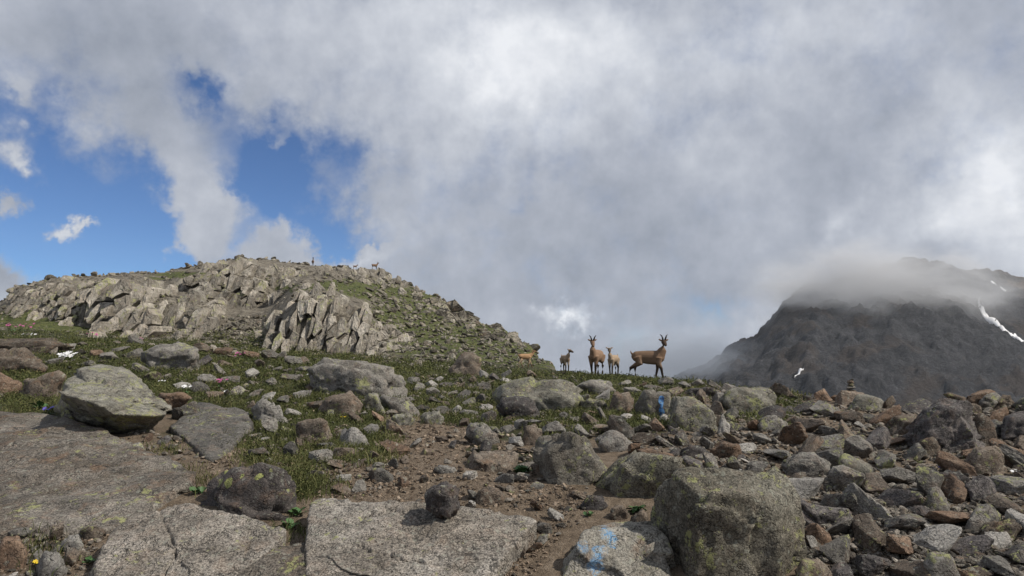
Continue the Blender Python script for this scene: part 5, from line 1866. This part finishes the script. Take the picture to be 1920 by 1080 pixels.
    for s in (-1, 1):
        e = poll + hd * 0.075 * hs + sd * s * 0.058 * hs + up * 0.012
        V, T = ico(1)
        obj('eye', mesh_np('eye', V * 0.012 + e, T, True), M['eye'], parent=o)
    return o


BROWN, DARK = (0.185, 0.120, 0.078), (0.022, 0.017, 0.014)
goat(1219, 708, 0.92, -12, 'large brown horned goat standing side-on at the right of the ridge', (0.44, 0.0, 1.11), (-75, -22), (-0.10, 0.12, -0.24, 0.0), BROWN, DARK, horn=1.0, legz=0.38, belly=(0.24, 0.17, 0.12))
goat(1118, 700, 0.88, -116, 'brown horned goat with pale face stripe looking straight at the camera', (0.47, 0.03, 1.10), (30, -35), (0.05, -0.05, 0.0, 0.02), (0.235, 0.155, 0.102), DARK, horn=1.0, pale_face=(0.16, 0.10, 0.065), legz=0.38, tail_up=0.3)
goat(1150, 702, 0.66, -122, 'pale tan hornless kid standing right of the camera-facing goat', (0.44, 0.02, 1.08), (28, -28), (0.04, -0.04, 0.03, -0.03), (0.33, 0.25, 0.175), DARK, horn=0, kid=True, legz=0.42, belly=(0.34, 0.27, 0.2))
goat(1060, 697, 0.62, -72, 'small kid with raised ears alone at the foot of the hill', (0.42, 0.06, 1.07), (40, -15), (0.03, -0.02, 0.02, -0.04), (0.32, 0.235, 0.16), DARK, horn=0, kid=True, legz=0.38, belly=(0.36, 0.3, 0.23))
goat(986, 689, 0.66, 22, 'orange-tan kid trotting right across the grass, leftmost of the herd', (0.52, -0.02, 0.99), (15, -5), (0.22, -0.12, 0.20, -0.16), (0.36, 0.225, 0.125), (0.10, 0.065, 0.04), horn=0, kid=True, legz=0.24, belly=(0.42, 0.32, 0.22), tail_up=0.4)


def on_crest(px, *a, **k):
    x, y, z = crest(px)
    return goat(0, 0, *a, at=(x, y, z + 0.05), vox=0.022, **k)


on_crest(584, 0.85, -70, 'tiny silhouette of a goat standing on the hilltop, left of the others', (0.42, 0, 1.10), (0, -10), (0, 0, 0, 0), BROWN, DARK, horn=0.8)
on_crest(701, 0.85, 35, 'tiny goat silhouette on the hilltop outcrop, rightmost on the skyline', (0.55, 0, 1.06), (0, 0), (0, 0, 0, 0), BROWN, DARK, horn=0.9)
on_crest(664, 0.62, 10, 'tiny kid silhouette between the two skyline goats on the hilltop', (0.5, 0, 1.0), (0, -10), (0, 0, 0, 0), BROWN, DARK, horn=0, kid=True)


# ------------------------------------------------------------------ mist on the mountain and haze in the air
def mist(name, c, s, density, label, nscale, seed, color=(0.8, 0.82, 0.85)):
    V, T = ico(3)
    me = mesh_np(name, V * 1.0, T, True)
    m = bpy.data.materials.new(name)
    m.use_nodes = True
    N = NT(m.node_tree)
    out = N.n('ShaderNodeOutputMaterial')
    pv = N.n('ShaderNodeVolumePrincipled')
    pv.inputs['Color'].default_value = (*color, 1)
    pv.inputs['Anisotropy'].default_value = 0.0
    N.link(pv.outputs[0], out.inputs['Volume'])
    tc = N.n('ShaderNodeTexCoord').outputs['Object']
    ln = N.n('ShaderNodeVectorMath', operation='LENGTH')
    N.link(tc, ln.inputs[0])
    n = N.noise(N.vmath('ADD', tc, (seed, 0, 0)), nscale, 6, 0.62, 0.4)
    e = N.math('ADD', ln.outputs['Value'], N.math('MULTIPLY', N.math('SUBTRACT', n, 0.5), 2.0))
    f = N.step(e, 1.0, 0.0, 0, density)
    f = N.math('MULTIPLY', f, N.step(ln.outputs['Value'], 0.98, 0.6))
    N.link(f, pv.inputs['Density'])
    o = obj(name, me, m, kind='stuff', label=label)
    o.location = c
    o.scale = s
    return o


c = P(1645, 553, 960)
mist('mist', tuple(c), (235, 150, 98), 0.028, 'grey cloud of mist drifting across the shoulder of the mountain', 2.6, 3.0, (0.93, 0.94, 0.96))
c = P(1290, 690, 950)
mist('mist', tuple(c), (190, 170, 62), 0.014, 'mist rising out of the valley at the left foot of the mountain', 2.0, 8.0, (0.55, 0.60, 0.68))


def haze():
    V = [(x, y, z) for x in (-1500, 2600) for y in (-300, 2300) for z in (-172, 330)]
    Fq = [(0, 1, 3, 2), (4, 6, 7, 5), (0, 4, 5, 1), (2, 3, 7, 6), (0, 2, 6, 4), (1, 5, 7, 3)]
    m = bpy.data.materials.new('haze')
    m.use_nodes = True
    N = NT(m.node_tree)
    out = N.n('ShaderNodeOutputMaterial')
    pv = N.n('ShaderNodeVolumePrincipled')
    pv.inputs['Color'].default_value = (0.82, 0.90, 1.0, 1)
    pv.inputs['Density'].default_value = 0.00006
    N.link(pv.outputs[0], out.inputs['Volume'])
    obj('haze', mesh_np('haze', V, np.array(Fq), False), m, kind='stuff', label='thin mountain haze between the ridge and the far slopes')


haze()
